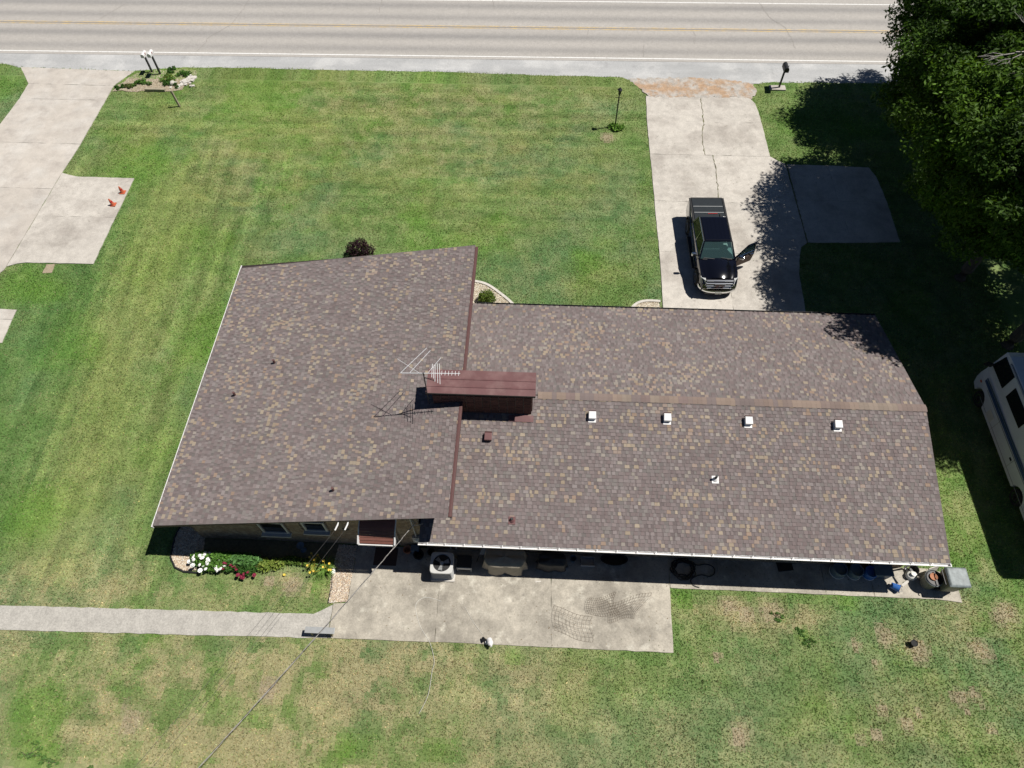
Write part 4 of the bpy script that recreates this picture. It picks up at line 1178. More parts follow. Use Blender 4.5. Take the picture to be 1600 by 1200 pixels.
# open driver door (hinged at the front), swings out on the other side
dr = MB()
DA = R(62)
def dpt(u, z, off=0.0):   # u along the door from the hinge
    hx, hy = -1.0, 1.3
    dx, dy = -math.sin(DA), -math.cos(DA)
    return (hx + dx * u + dy * off * -1, hy + dy * u + dx * off, z)
def dprism(poly, off0, off1):
    return MB().hexa([dpt(u, z, off0) for u, z in poly], [dpt(u, z, off1) for u, z in poly])
door = dprism([(0, .5), (1.16, .5), (1.22, .9), (1.22, 1.27), (0, 1.27)], -.05, .05).build('front_door', 'paint', tr, bevel=.015)
door['label'] = 'open driver door swung outwards'
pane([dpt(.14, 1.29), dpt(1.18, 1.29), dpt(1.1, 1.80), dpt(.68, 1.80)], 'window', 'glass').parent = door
for a, c in (((.02, 1.27), (.64, 1.83)), ((.64, 1.83), (1.12, 1.83)), ((1.12, 1.83), (1.21, 1.27))):
    MB().tube([dpt(*a), dpt(*c)], .035, 5).build('window_frame', 'paint', door)
MB().tube([dpt(.05, 1.285, .045), dpt(1.2, 1.285, .045)], .016, 5).build('window_trim', 'chrome', door)
MB().tube([dpt(.05, 1.285, -.045), dpt(1.2, 1.285, -.045)], .016, 5).build('window_trim', 'chrome', door)
for off in (.07, -.07):
    MB().tube([dpt(.95, 1.1, off), dpt(1.14, 1.1, off)], .02, 5).build('handle', 'chrome', door)
mp = dpt(.2, 1.33, .2); mp2 = dpt(.2, 1.33, -.2)
front_side = mp if mp[1] > mp2[1] else mp2
MB().box(front_side, (.28, .15, .2), rz=R(-25)).build('mirror', 'chrome', door, bevel=.045, seg=3)
dd = dprism([(.08, .55), (1.1, .55), (1.14, .95), (.1, 1.2)], -.075, -.052).build('door_panel', 'soffit', door)
# small rack standing on the rear corner of the bed
rk = empty('bed_rack', (TX + .55, TY + 1.42, 1.415), 'small black bracket with white reflectors on the truck bed corner', 'rack')
MB().box((0, 0, .025), (.5, .06, .05)).box((-.02, .12, .025), (.05, .34, .05)).build('bracket', 'black', rk)
for x in (.13, .26): MB().box((x, .02, .065), (.07, .07, .03)).build('reflector', 'white', rk)

# ------------------------------------------------------------------ camper
RVX = 20.62
rv = empty('motorhome', (RVX + 1.2, 14.3, 0), 'long white motorhome with navy stripes parked under the trees', 'motorhome')
prof = [(-4.55, .42), (-4.6, 2.85), (-4.4, 3.08), (3.95, 3.1), (4.3, 2.95), (4.42, 1.5), (4.5, 1.1), (4.5, .75), (4.35, .45), (4.05, .45)]
prof += arch(3.45, .48, .45) + [(2.9, .42), (-1.0, .42)] + arch(-1.5, .48, .45) + [(-2.2, .45)]
MB().hexa([(-1.2 + (.1 if z > 1.6 else 0) + (max(0, y - 3.9) * .2), y, z) for y, z in prof], [(1.2 - (.1 if z > 1.6 else 0) - (max(0, y - 3.9) * .2), y, z) for y, z in prof]).build('body', 'rv', rv, bevel=.06, seg=3)
def rvw(y0, y1, z0, z1, name='window', m='pane', skew=0.0, out=.012, x=-1.1):
    return MB().hexa([(x - .008 - out, y0, z0), (x - .008 - out, y1, z0), (x - out, y1 - skew, z1), (x - out, y0, z1)], [(x + .05, y0, z0), (x + .05, y1, z0), (x + .05, y1 - skew, z1), (x + .05, y0, z1)]).build(name, m, rv)
rvw(3.02, 4.28, 1.98, 2.88, skew=.2)
rvw(.98, 2.57, 2.0, 2.7); rvw(-1.9, -.5, 2.0, 2.7)
for z0, z1, m in ((1.30, 1.44, 'blue_stripe'), (1.48, 1.54, 'slate_blue')):
    MB().box((-1.205, -.25, (z0 + z1) / 2), (.02, 8.2, z1 - z0)).build('stripe', m, rv)
for y in (-.15, 1.75): MB().box((-1.2, y, .85), (.014, .012, .8)).build('seam', 'grey_metal', rv)
MB().box((-1.21, .0, 1.02), (.02, .16, .08)).build('door_handle', 'dark_metal', rv)
for y, z, w, h in ((-2.9, 1.0, .7, .5), (-3.4, 2.2, .45, .6), (2.3, .8, .5, .4)):
    MB().box((-1.2, y, z), (.03, w, h)).build('hatch', 'off_white', rv, bevel=.01)
for z in (.62, 1.22): MB().box((-1.203, -.4, z), (.012, 7.6, .018)).build('trim_line', 'grey_metal', rv)
for y in (4.0, -4.5): MB().box((-1.2, y, 1.05 if y > 0 else 1.2), (.03, .12, .07)).build('marker_lamp', 'orange', rv)
for y in (-3.4, -2.2, .4, 1.8, 3.2): MB().box((0, y, 3.095), (2.1, .03, .02)).build('roof_rib', 'rv', rv)
MB().tube([(-1.13, -4.3, 3.0), (-1.13, 3.6, 3.02)], .04, 6).build('awning_roll', 'grey_metal', rv)
MB().hexa([(-.95, 4.2, 2.85), (.95, 4.2, 2.85), (1.0, 4.35, 1.75), (-1.0, 4.35, 1.75)], [(-.93, 4.33, 2.86), (.93, 4.33, 2.86), (.98, 4.44, 1.77), (-.98, 4.44, 1.77)]).build('windshield', 'pane', rv)
MB().box((0, -1.2, 3.2), (.75, 1.0, .22)).build('roof_unit', 'white', rv, bevel=.05)
MB().hexa([(-1.2, 4.2, 1.9), (-1.42, 4.3, 1.9), (-1.42, 4.2, 2.2), (-1.2, 4.1, 2.2)], [(-1.2, 4.3, 1.9), (-1.42, 4.4, 1.9), (-1.42, 4.3, 2.2), (-1.2, 4.2, 2.2)]).build('mirror', 'black', rv)
for s in (-1, 1):
    for y in (3.45, -1.5): wheel(rv, s * 1.02, y, .38, .25)
MB().box((0, 4.5, .58), (1.95, .12, .2)).build('bumper', 'white', rv, bevel=.04)

# ------------------------------------------------------------------ things behind the house
ac = empty('air_conditioner', (-3.48, 8.76, .035), 'pale grey outdoor air conditioning unit with open top fan on the patio', 'air conditioner')
def rrect(hx, hy, r, n=4):
    out = []
    for cx, cy, a0 in ((hx - r, hy - r, 0), (-hx + r, hy - r, 90), (-hx + r, -hy + r, 180), (hx - r, -hy + r, 270)):
        for k in range(n + 1):
            a = R(a0 + 90 * k / n); out.append((cx + r * math.cos(a), cy + r * math.sin(a)))
    return out
MB().prism(rrect(.50, .50, .06), 0, .07).build('pad', 'stone', ac)
sh = rrect(.44, .42, .1)
MB().hexa([(x, y, .075) for x, y in sh], [(x, y, .80) for x, y in sh]).build('cabinet', 'ac', ac)
lv = MB()
for k in range(13):
    z = .13 + k * .052
    q = rrect(.449, .429, .1); lv.hexa([(x, y, z) for x, y in q], [(x, y, z + .016) for x, y in q])
lv.build('louver', 'grey_metal', ac)
tp = MB(); ring_o = []; inn = []
for k in range(48):
    a = 2 * math.pi * k / 48; ca, sa = math.cos(a), math.sin(a)
    q = (abs(ca / .46) ** 7 + abs(sa / .44) ** 7) ** (-1 / 7)
    ring_o.append((q * ca, q * sa)); inn.append((.36 * ca, .36 * sa))
rows = [[(x, y, .80) for x, y in ring_o] , [(x, y, .87) for x, y in ring_o], [(x * .97, y * .97, .885) for x, y in ring_o], [(x, y, .885) for x, y in inn], [(x, y, .79) for x, y in inn]]
rows = [r + r[:1] for r in rows]
tp.grid(rows).build('top_shroud', 'ac', ac)
MB().lathe([(.365, 0), (.001, .001)], (0, 0, .806), 24, caps=False).build('fan_well', 'black', ac)
for k in range(3):
    a = R(20 + 120 * k)
    MB().hexa([(.07 * math.cos(a - .5), .07 * math.sin(a - .5), .83), (.31 * math.cos(a - .32), .31 * math.sin(a - .32), .815), (.31 * math.cos(a + .3), .31 * math.sin(a + .3), .85), (.07 * math.cos(a + .5), .07 * math.sin(a + .5), .845)],
              [(.07 * math.cos(a - .5), .07 * math.sin(a - .5), .836), (.31 * math.cos(a - .32), .31 * math.sin(a - .32), .821), (.31 * math.cos(a + .3), .31 * math.sin(a + .3), .856), (.07 * math.cos(a + .5), .07 * math.sin(a + .5), .851)]).build('fan_blade', 'grey_metal', ac)
MB().lathe([(.075, .82), (.075, .87), (.05, .885), (.001, .888)], n=14).build('fan_hub', 'ac', ac)
gu = MB()
for r_ in (.12, .2, .28): gu.tube([(r_ * math.cos(a), r_ * math.sin(a), .888) for a in [2 * math.pi * k / 24 for k in range(25)]], .003, 4, cap=False)
gu.build('fan_guard', 'dark_metal', ac)
for x in (-3.25, -3.02):
    hb(MB().tube([(x, 9.66, 1.4), (x, 9.6, 1.3), (x, 9.58, .3)], .035, 6), 'conduit', 'off_white')
# small step stool table beside it
st = empty('low_table', (-2.62, 8.93, .035), 'low grey table with pale front rim next to the air conditioner', 'table')
MB().box((0, .08, .40), (.6, .52, .03)).build('tabletop', 'dark_metal', st, bevel=.008)
MB().box((0, -.2, .35), (.62, .035, .11)).build('front_rim', 'off_white', st)
for x in (-.28, .28):
    for y in (-.2, .3): MB().box((x, y, .19), (.035, .035, .38)).build('leg', 'grey_metal', st)
MB().box((0, -.16, .17), (.5, .02, .2)).build('panel', 'grey_metal', st)
# covered grill
def cover(name, loc, hw, hd_, h, label, m, seed, skirt=.12, lobes=()):
    rnd = random.Random(seed)
    P = []
    nu, nv = 36, 9
    for j in range(nv + 1):
        t = j / nv; row = []
        for i in range(nu + 1):
            a = 2 * math.pi * (i % nu) / nu
            ca, sa = math.cos(a), math.sin(a)
            sq = 1 / max(abs(ca), abs(sa)) ** .75
            fold = 1 + (skirt * (1 - t)) * math.sin(a * 7 + seed) + .04 * math.sin(a * 13 + seed * 2) * (1 - t)
            sc = (1.0 - .1 * t) if t < .8 else (.92 - (t - .8) * 4.3)
            z = h * min(1, t / .8) + (.0 if t < .8 else .06 * (t - .8) / .2) + .03 * math.sin(3 * a + seed) * t
            z += (.1 * max(0, math.sin(a * 3.5 + seed)) * (1 - t) * .9)
            row.append((hw * ca * sq * sc * fold, hd_ * sa * sq * sc * fold, z + .015))
        P.append(row)
    b = MB().grid(P); b.poly([p for p in P[-1][:-1]])
    o = b.build(name, m, smooth=True, loc=loc); tag(o, label, 'grill cover')
    return o
cover('covered_grill', (-.96, 9.06, .035), .86, .43, .98, 'barbecue grill under a wrinkled taupe cloth cover by the wall', 'tarp', 3, .14)
cover('covered_grill', (.95, 9.12, .035), .60, .28, .78, 'smaller object under a black cover right of the taupe cover', 'tarp_dark', 8, .12)
MB_ = empty('folding_chair', (-2.0, 9.25, .035), 'folded dark chair frame leaning in the shade next to the low table', 'chair')
MB().tube([(-.15, -.1, 0), (.1, .28, .8)], .014, 5).tube([(.22, -.1, 0), (.45, .28, .8)], .014, 5).tube([(.1, .28, .8), (.45, .28, .8)], .014, 5).build('frame', 'dark_metal', MB_)
MB().hexa([(-.03, .09, .4), (.31, .09, .4), (.43, .27, .78), (.09, .27, .78)], [(-.03, .07, .41), (.31, .07, .41), (.43, .25, .79), (.09, .25, .79)]).build('backrest', 'slate_blue', MB_)
bk = MB().lathe([(.1, 0), (.13, .24), (.14, .25), (.12, .24), (.1, .03)], n=16).build('bucket', 'slate_blue', loc=(1.82, 9.38, .035)); tag(bk, 'small blue-grey bucket in the shade beside the black cover', 'bucket')
cr = empty('storage_crate', (2.42, 9.3, .035), 'shallow grey crate in the shade left of the black tub', 'crate')
b = MB(); b.box((0, 0, .015), (.56, .36, .03))
for c, s in (((0, .18, .11), (.56, .02, .2)), ((0, -.18, .11), (.56, .02, .2)), ((.28, 0, .11), (.02, .34, .2)), ((-.28, 0, .11), (.02, .34, .2))): b.box(c, s)
b.build('crate_body', 'grey_metal', cr)
MB().box((-.3, 0, .16), (.03, .16, .05)).build('handle', 'black', cr)
tb = MB().lathe([(.30, 0), (.40, .06), (.46, .26), (.49, .27), (.49, .24), (.44, .23), (.36, .04), (.001, .035)], n=24, sx=1.15, sy=.55).build('plastic_tub', 'black', loc=(3.5, 9.42, .035)); tag(tb, 'oval black plastic tub against the rear wall', 'tub')
hz = MB()
P = []
for k in range(150):
    a = k * 2 * math.pi / 24
    r_ = .40 + .07 * math.sin(k * .37) + .05 * math.sin(k * 1.1)
    P.append((r_ * math.cos(a) * 1.05, r_ * math.sin(a) * .9 - .04 * math.sin(k * .2), .03 + .018 * (k // 24) + .01 * math.sin(k)))
P += [(.6, .2, .03), (.95, .26, .02), (1.25, .15, .02), (1.28, -.1, .02), (1.05, -.25, .02), (.7, -.2, .02), (.3, -.4, .02), (.35, -.62, .02), (.6, -.72, .02)]
P = smooth_path(P[:150:1], 1) + smooth_path(P[149:], 5)
ho = hz.tube(P, .022, 6).build('garden_hose', 'black', loc=(6.32, 9.18, .035)); tag(ho, 'coiled black hose on the shaded walk below the gutter', 'hose')
pl = MB().box((0, 0, .02), (.62, .42, .03), mtx=Matrix.Rotation(R(8), 3, 'Z')).build('rubber_mat', 'black', loc=(10.5, 9.5, .035)); tag(pl, 'black rubber mat lying on the shaded walk', 'mat')
for i, (x, y, r_, h, m, lab) in enumerate(((12.55, 9.32, .30, .52, 'slate_blue', 'blue-grey plastic drum, leftmost of the drums under the rear eave'), (13.2, 9.3, .29, .5, 'slate_blue', 'blue-grey plastic drum, middle one of the three under the rear eave'), (13.8, 9.28, .26, .44, 'blue', 'deeper blue plastic drum, rightmost of the three under the rear eave'))):
    t = empty('plastic_drum', (x, y, .035), lab, 'drum', group='drums under the rear eave')
    MB().lathe([(r_ * .85, 0), (r_, h * .2), (r_, h * .85), (r_ * .92, h), (r_ * .8, h), (r_ * .78, h * .8), (.001, h * .78)], n=22).build('drum_body', m, t, smooth=False)
    MB().lathe([(r_ * 1.0, h * .16), (r_ * 1.05, h * .2), (r_ * 1.0, h * .24)], n=22, caps=False).build('hoop', 'off_white', t)
t = empty('storage_box', (14.25, 9.34, .035), 'dull blue storage box with lid between drums and trash can', 'storage box')
MB().box((0, 0, .24), (.62, .42, .48), taper=1.08).build('box_body', 'slate_blue', t, bevel=.03)
MB().box((0, 0, .51), (.72, .5, .06)).build('lid', 'slate_blue', t, bevel=.02)
t = empty('blue_bucket', (14.72, 8.78, .035), 'bright blue bucket tipped over on the walk at the shadow edge', 'bucket', rz=R(60))
MB().lathe([(.12, -.16), (.15, .16), (.16, .17), (.14, .15), (.11, -.13), (.001, -.13)], (0, 0, .15), 18, mtx=Matrix.Rotation(R(78), 3, 'X')).build('bucket_body', 'blue', t)
MB().tube([(-.15, -.17, .16), (0, -.3, .1), (.15, -.17, .16)], .008, 5).build('handle', 'grey_metal', t)
# round trash can with plate and debris on the lid
t = empty('trash_can', (16.05, 9.02, .035), 'round dark grey trash can with a domed lid and terracotta dish on top', 'trash can')
MB().lathe([(.24, 0), (.26, .03), (.31, .62), (.33, .63), (.33, .68)], n=26).build('can_body', 'bin', t)
MB().lathe([(.335, .68), (.345, .70), (.30, .735), (.27, .735), (.25, .72), (.001, .75)], n=26).build('lid', 'bin_lid', t)
MB().lathe([(.31, .735), (.315, .75), (.29, .755), (.28, .737)], n=26).build('lid_ring', 'black', t)
dish = MB().lathe([(.10, 0), (.15, .04), (.15, .05), (.09, .015), (.001, .012)], n=16).build('clay_dish', 'clay', loc=(16.0, 9.05, .79)); tag(dish, 'chipped terracotta dish lying on the round trash can lid', 'dish')
# wheeled bin
t = empty('wheeled_bin', (16.74, 8.98, .035), 'tall wheeled trash bin with shiny grey lid at the walk end', 'trash bin'); t.scale = (1.15, 1.08, 1.08)
MB().hexa([(-.24, -.28, .1), (.24, -.28, .1), (.26, .27, .1), (-.26, .27, .1)], [(-.34, -.36, 1.0), (.34, -.36, 1.0), (.34, .34, 1.0), (-.34, .34, 1.0)]).build('bin_body', 'bin', t, bevel=.04)
MB().hexa([(-.38, -.40, 1.0), (.38, -.40, 1.0), (.38, .36, 1.0), (-.38, .36, 1.0)], [(-.31, -.33, 1.08), (.33, -.33, 1.07), (.33, .3, 1.09), (-.31, .3, 1.11)]).build('lid', 'bin_lid', t, bevel=.035, seg=3)
MB().tube([(-.42, -.3, 1.02), (-.46, -.3, 1.0), (-.46, .28, 1.0), (-.42, .28, 1.02)], .02, 6).build('handle', 'black', t)
for y in (-.2, .24):
    MB().lathe([(.1, -.03), (.12, 0), (.1, .03)], (-.3, y, .12), 14, mtx=Matrix.Rotation(R(90), 3, 'X')).build('wheel', 'rubber', t)
# clutter round the can
for nm, lab, cat, loc, mk in (
    ('cardboard_piece', 'pale board offcut leaning behind the round trash can', 'board', (16.25, 9.42, .035), lambda: MB().box((0, 0, .3), (.5, .03, .6), mtx=Matrix.Rotation(R(-18), 3, 'X') @ Matrix.Rotation(R(20), 3, 'Z'))),
    ('white_bag', 'crumpled white plastic bag left of the round trash can', 'bag', (15.5, 9.28, .035), lambda: MB().lathe([(.1, 0), (.2, .1), (.17, .22), (.07, .3), (.09, .36), (.001, .37)], n=9, sx=1.2)),
    ('metal_bracket', 'bent pale metal strip lying on the walk beside the white bag', 'bracket', (15.25, 9.0, .035), lambda: MB().box((0, 0, .02), (.45, .1, .03), rz=R(35)).box((.15, .2, .12), (.06, .06, .22)))):
    o = mk().build(nm, 'off_white' if 'bag' in nm else 'stone', loc=loc); tag(o, lab, cat)
o = MB().lathe([(.13, 0), (.19, .25), (.2, .26), (.18, .25), (.12, .03)], n=16).build('flower_pot', 'black', loc=(15.62, 9.5, .035)); tag(o, 'black pot in the shade behind the white bag', 'pot')

# bench
t = empty('bench', (-8.0, 6.05, .02), 'low weathered grey plank bench at the end of the aggregate path', 'bench')
MB().box((0, 0, .43), (1.16, .24, .045)).build('seat', 'grey_metal', t, bevel=.008)
for x in (-.36, .42):
    MB().hexa([(x - .03, -.13, .0), (x + .03, -.13, 0), (x + .03, .13, 0), (x - .03, .13, 0)], [(x - .03, -.09, .405), (x + .03, -.09, .405), (x + .03, .09, .405), (x - .03, .09, .405)]).build('leg', 'wood', t)
MB().box((.03, 0, .3), (.72, .03, .1)).build('stretcher', 'wood', t)
# jug on the patio edge
t = empty('plastic_jug', (-1.42, 6.02, .035), 'white plastic jug lying with a black funnel at the patio edge', 'jug', rz=R(20))
MB().lathe([(.07, 0), (.11, .02), (.12, .2), (.09, .27), (.04, .32), (.04, .36)], (0, .06, .12), 14, mtx=Matrix.Rotation(R(65), 3, 'X')).build('jug_body', 'white', t)
MB().lathe([(.03, 0), (.05, .1), (.1, .16)], (-.12, .1, .04), 12, mtx=Matrix.Rotation(R(-40), 3, 'Y')).build('funnel', 'black', t)
MB().box((-.1, -.03, .06), (.16, .13, .12)).build('cap', 'white', t, bevel=.03)
o = MB().lathe([(.10, 0), (.12, .2), (.13, .2), (.13, .22), (.115, .22), (.1, .2), (.001, .195)], n=18).build('flower_pot', 'rubber', loc=(14.9, 6.62, 0)); tag(o, 'small black pot standing alone on a bare spot in the back lawn', 'pot')
o = MB().prism([(-.12, -.03), (.12, .0), (.13, .05), (-.1, .03)], 0, .012).build('wood_chip', 'stone', loc=(.4, 8.42, .037)); tag(o, 'pale sliver of wood on the patio near the shade line', 'wood')
# fallen wire fencing on the patio
def fence_sheet(name, corners, nu, nv, bulge, label, seed):
    rnd = random.Random(seed)
    A_, B2, C_, D_ = [Vector((*p, 0)) for p in corners]
    def at(u, v):
        p = (A_.lerp(B2, u)).lerp(D_.lerp(C_, u), v)
        z = bulge * math.sin(math.pi * v) * (0.6 + .4 * math.sin(u * 3 + seed)) + .045
        p.x += .1 * math.sin(v * 5 + seed) * u; p.y += .05 * math.sin(u * 6 + seed)
        return (p.x, p.y, z)
    b = MB()
    for i in range(nu + 1): b.tube([at(i / nu, k / 8) for k in range(9)], .0042, 3)
    for j in range(nv + 1): b.tube([at(k / 12, j / nv) for k in range(13)], .0042, 3)
    o = b.build(name, 'rust'); tag(o, label, 'wire fencing', 'sheets of wire fencing on the patio')
fence_sheet('wire_fencing', [(1.1, 6.5), (2.5, 6.12), (2.62, 7.1), (1.06, 7.45)], 10, 6, .22, 'flat rusty wire fencing sheet with square mesh, left one on the patio', 1)
fence_sheet('wire_fencing', [(2.35, 7.2), (3.6, 7.2), (3.5, 8.1), (2.4, 7.8)], 14, 8, .18, 'crumpled wire fencing sheet in the middle of the patio pile', 2)
fence_sheet('wire_fencing', [(3.2, 6.95), (4.3, 7.15), (4.95, 8.2), (3.3, 7.7)], 14, 7, .25, 'curled wire fencing sheet, rightmost on the patio', 4)
# thin line across patio and lawn
o = MB().tube([(x, y, z) for (x, y), z in zip(smooth_path([(-3.45, 7.47), (-4.1, 7.6), (-4.46, 7.3), (-4.3, 6.7), (-4.09, 6.32), (-3.73, 5.85), (-3.5, 5.2), (-3.54, 4.81), (-3.6, 4.0), (-3.86, 3.35)], 5), [.045] * 26 + [.035] * 20)], .008, 4).build('cord', 'off_white'); tag(o, 'thin pale cord curling over the patio into the lawn', 'cord')
o = MB().tube([(-2.5, 7.3, .045), (-2.1, 6.7, .045), (-1.7, 6.25, .045)], .006, 4).build('cord', 'off_white'); tag(o, 'short thin pale cord leading to the white jug', 'cord')
g = np.random.default_rng(55)
lx = g.uniform(-7, 17, 420); ly = np.where(lx < 5.6, g.uniform(5.95, 9.5, 420), g.uniform(8.45, 9.5, 420))
dx = g.uniform(6.8, 13.6, 160); dy = g.uniform(22, 40, 160)
lx = np.concatenate([lx, dx]); ly = np.concatenate([ly, dy]); n_ = len(lx)
a_ = g.uniform(0, 6.3, n_); s_ = g.uniform(.012, .035, n_)
P0 = np.stack([lx, ly, np.full(n_, .044)], 1); T_ = np.stack([np.cos(a_), np.sin(a_), g.uniform(-.1, .25, n_)], 1) * s_[:, None]; B2 = np.stack([-np.sin(a_), np.cos(a_), g.uniform(-.1, .1, n_)], 1) * (s_ * .55)[:, None]
Vq = np.stack([P0 - T_, P0 - B2, P0 + T_, P0 + B2], 1).reshape(-1, 3)
lit = np_mesh('leaf_litter', Vq, np.arange(4 * n_).reshape(-1, 4), 'pebble', np.array([(.16, .11, .06), (.22, .17, .1), (.1, .12, .05), (.4, .36, .28)])[g.integers(0, 4, n_)], kind='stuff')
tag(lit, 'scattered dry leaf bits on the concrete', 'litter')
# by the back door
o = MB().box((0, 0, .01), (.95, .75, .02)).build('door_mat', 'mat_brown', loc=(-5.95, 9.2, .035)); tag(o, 'brown door mat on the patio below the awning', 'mat')
t = empty('meter_box', (-4.55, 9.66, 1.2), 'grey electric meter box on the wall left of the gutter end', 'meter box')
MB().box((0, -.06, 0), (.3, .13, .5)).build('case', 'grey_metal', t)
MB().lathe([(.09, 0), (.09, .06), (.05, .09)], (0, -.12, .08), 14, mtx=Matrix.Rotation(R(90), 3, 'X')).build('meter', 'off_white', t)
MB().tube([(0, -.04, .25), (0, -.04, 2.2)], .03, 8).build('conduit', 'grey_metal', t)
for nm, m, lab, cat, x, y, r_, h in (('flower_pot', 'clay', 'terracotta pot on the shaded patio right of the door mat', 'pot', -5.05, 9.45, .16, .26), ('plastic_pail', 'slate_blue', 'grey-blue pail beside the terracotta pot', 'pail', -4.95, 9.05, .0, 0), ('flower_pot', 'black', 'large black pot with pale rim left of the air conditioner', 'pot', -4.55, 9.25, .2, .3), ('flower_pot', 'black', 'smaller black pot near the house corner, left of the conduits', 'pot', -4.05, 9.4, .14, .22)):
    if r_ == 0:
        o = MB().box((0, 0, .18), (.3, .22, .36)).box((0, 0, .375), (.34, .26, .03)).build(nm, m, loc=(-5.1, 9.6 - .2 + .02, .035) if False else (-4.72, 9.5, .035)); tag(o, 'grey-blue step box under the meter', 'box'); continue
    o = MB().lathe([(r_ * .7, 0), (r_, h), (r_ * 1.1, h), (r_ * 1.1, h + .03), (r_ * .9, h + .03), (r_ * .6, .05), (.001, .05)], n=18).build(nm, m, loc=(x, y, .035)); tag(o, lab, cat)

# ------------------------------------------------------------------ plants
def leaf_cloud(cent, rad, n, size, cols, shell=.5, flat=.5, seed=0):
    """n leaf quads in an ellipsoid; returns V, F, C arrays"""
    g = np.random.default_rng(seed)
    d = g.normal(size=(n, 3)); d /= np.linalg.norm(d, axis=1)[:, None]
    r = g.random(n) ** (1 / 3); r = shell + (1 - shell) * r
    r *= g.uniform(.75, 1.08, n)
    p = np.array(cent) + d * r[:, None] * np.array(rad)
    nn = d * .7 + g.normal(size=(n, 3)) * .6 + np.array([0, 0, flat]); nn /= np.linalg.norm(nn, axis=1)[:, None]
    t = np.cross(nn, g.normal(size=(n, 3))); t /= np.linalg.norm(t, axis=1)[:, None]
    b = np.cross(nn, t)
    s = g.uniform(size[0], size[1], n)[:, None]
    V = np.stack([p - t * s, p - b * s * .42, p + t * s - nn * s * .15, p + b * s * .42], 1).reshape(-1, 3)
    F = np.arange(4 * n).reshape(-1, 4)
    C = np.array(cols)[g.integers(0, len(cols), n)] * g.uniform(.7, 1.35, (n, 1))
    return V, F, C
def merge(parts):
    V, F, C, k = [], [], [], 0
    for v, f, c in parts:
        V.append(v); F.append(f + k); C.append(c); k += len(v)
    return np.concatenate(V), np.concatenate(F), np.concatenate(C)
def plant(name, loc, blobs, n, size, cols, label, cat, seed, stems=3, stem_m='bark', group=None, flat=.5):
    t = empty(name, loc, label, cat, group=group)
    parts = [leaf_cloud(c, r, max(12, int(n * (r[0] * r[1] * r[2]) ** .5 / sum((q[1][0] * q[1][1] * q[1][2]) ** .5 for q in blobs))), size, cols, .45, flat, seed + i) for i, (c, r) in enumerate(blobs)]
    np_mesh('foliage', *(lambda m: (m[0], m[1], 'leaf', m[2]))(merge(parts)), parent=t)
    b = MB(); rnd = random.Random(seed)
    for c, r in blobs:
        for k in range(stems):
            b.tube([(rnd.gauss(0, .03), rnd.gauss(0, .03), 0), (c[0] * .6 + rnd.gauss(0, .03), c[1] * .6, c[2] * .6), (c[0] + rnd.gauss(0, r[0] * .3), c[1] + rnd.gauss(0, r[1] * .3), c[2] + r[2] * .3)], [.014, .01, .005], 4)
    b.build('stem', stem_m, t)
    return t
GREEN = [(.08, .19, .03), (.11, .235, .04), (.065, .15, .026), (.13, .27, .05)]
DARKG = [(.045, .115, .022), (.065, .145, .027), (.037, .095, .018)]
YELG = [(.20, .27, .05), (.26, .31, .07), (.15, .23, .04)]
PURP = [(.035, .017, .022), (.05, .022, .028), (.022, .012, .016)]
plant('purple_shrub', (-9.75, 26.0, 0), [((0, 0, .55), (.62, .55, .5)), ((-.42, .1, .45), (.4, .4, .38)), ((.45, .05, .42), (.4, .4, .35)), ((.1, .1, .9), (.4, .35, .25))], 1500, (.04, .085), PURP, 'dark purple-leaved shrub just beyond the front roof edge', 'shrub', 5)
plant('round_shrub', (-2.62, 23.05, .04), [((0, 0, .4), (.42, .4, .36)), ((.2, -.1, .35), (.3, .3, .28)), ((-.2, 0, .3), (.3, .3, .25))], 1500, (.035, .07), [(.11, .17, .025), (.15, .21, .04), (.08, .13, .02)], 'small round green shrub in the cream front gravel bed', 'shrub', 6)
plant('lily_clump', (4.6, 37.45, 0), [((.15, 0, .12), (.4, .32, .14)), ((-.25, .1, .1), (.28, .22, .12)), ((.0, -.2, .1), (.25, .2, .1))], 260, (.09, .17), [(.13, .26, .04), (.18, .32, .06), (.09, .2, .03)], 'bright green leafy clump at the lamp post foot', 'plant', 7)
def flower_plant(loc, r, h, n, label, cols, fm, nf, fs, seed, cat='peony'):
    t = plant('flowering_plant', loc, [((0, 0, h * .55), (r[0], r[1], h * .45)), ((r[0] * .5, r[1] * .2, h * .5), (r[0] * .6, r[1] * .6, h * .4)), ((-r[0] * .5, 0, h * .45), (r[0] * .55, r[1] * .6, h * .38))], n, (.045, .1), cols, label, cat, seed)
    rnd = random.Random(seed)
    me = None
    for k in range(nf):
        a = rnd.uniform(0, 6.28); q = rnd.uniform(.3, 1.05)
        p = (r[0] * 1.15 * q * math.cos(a), r[1] * 1.1 * q * math.sin(a) - r[1] * .2, h * rnd.uniform(.75, 1.05) - .25 * h * q)
        s = fs * rnd.uniform(.75, 1.2)
        if me is None:
            b = MB()
            for j in range(7):
                aa = j * 2 * math.pi / 7
                b.poly([(0, 0, 0), (.9 * math.cos(aa - .45), .9 * math.sin(aa - .45), .25), (1.05 * math.cos(aa), 1.05 * math.sin(aa), .18), (.9 * math.cos(aa + .45), .9 * math.sin(aa + .45), .25)])
            b.lathe([(.55, .1), (.6, .35), (.4, .55), (.001, .6)], n=8)
            o = b.build('flower', fm, t, fix=True); me = o.data
        else:
            o = bpy.data.objects.new('flower', me); COL.objects.link(o); o.parent = t
        o.location = p; o.scale = (s, s, s); o.rotation_euler = (rnd.gauss(0, .35), rnd.gauss(0, .35), a)
    return t
flower_plant((-13.55, 8.72, .02), (.42, .33), .55, 700, 'white peony next to the corner gravel, leftmost in the bed', GREEN, 'flower_white', 15, .085, 21)
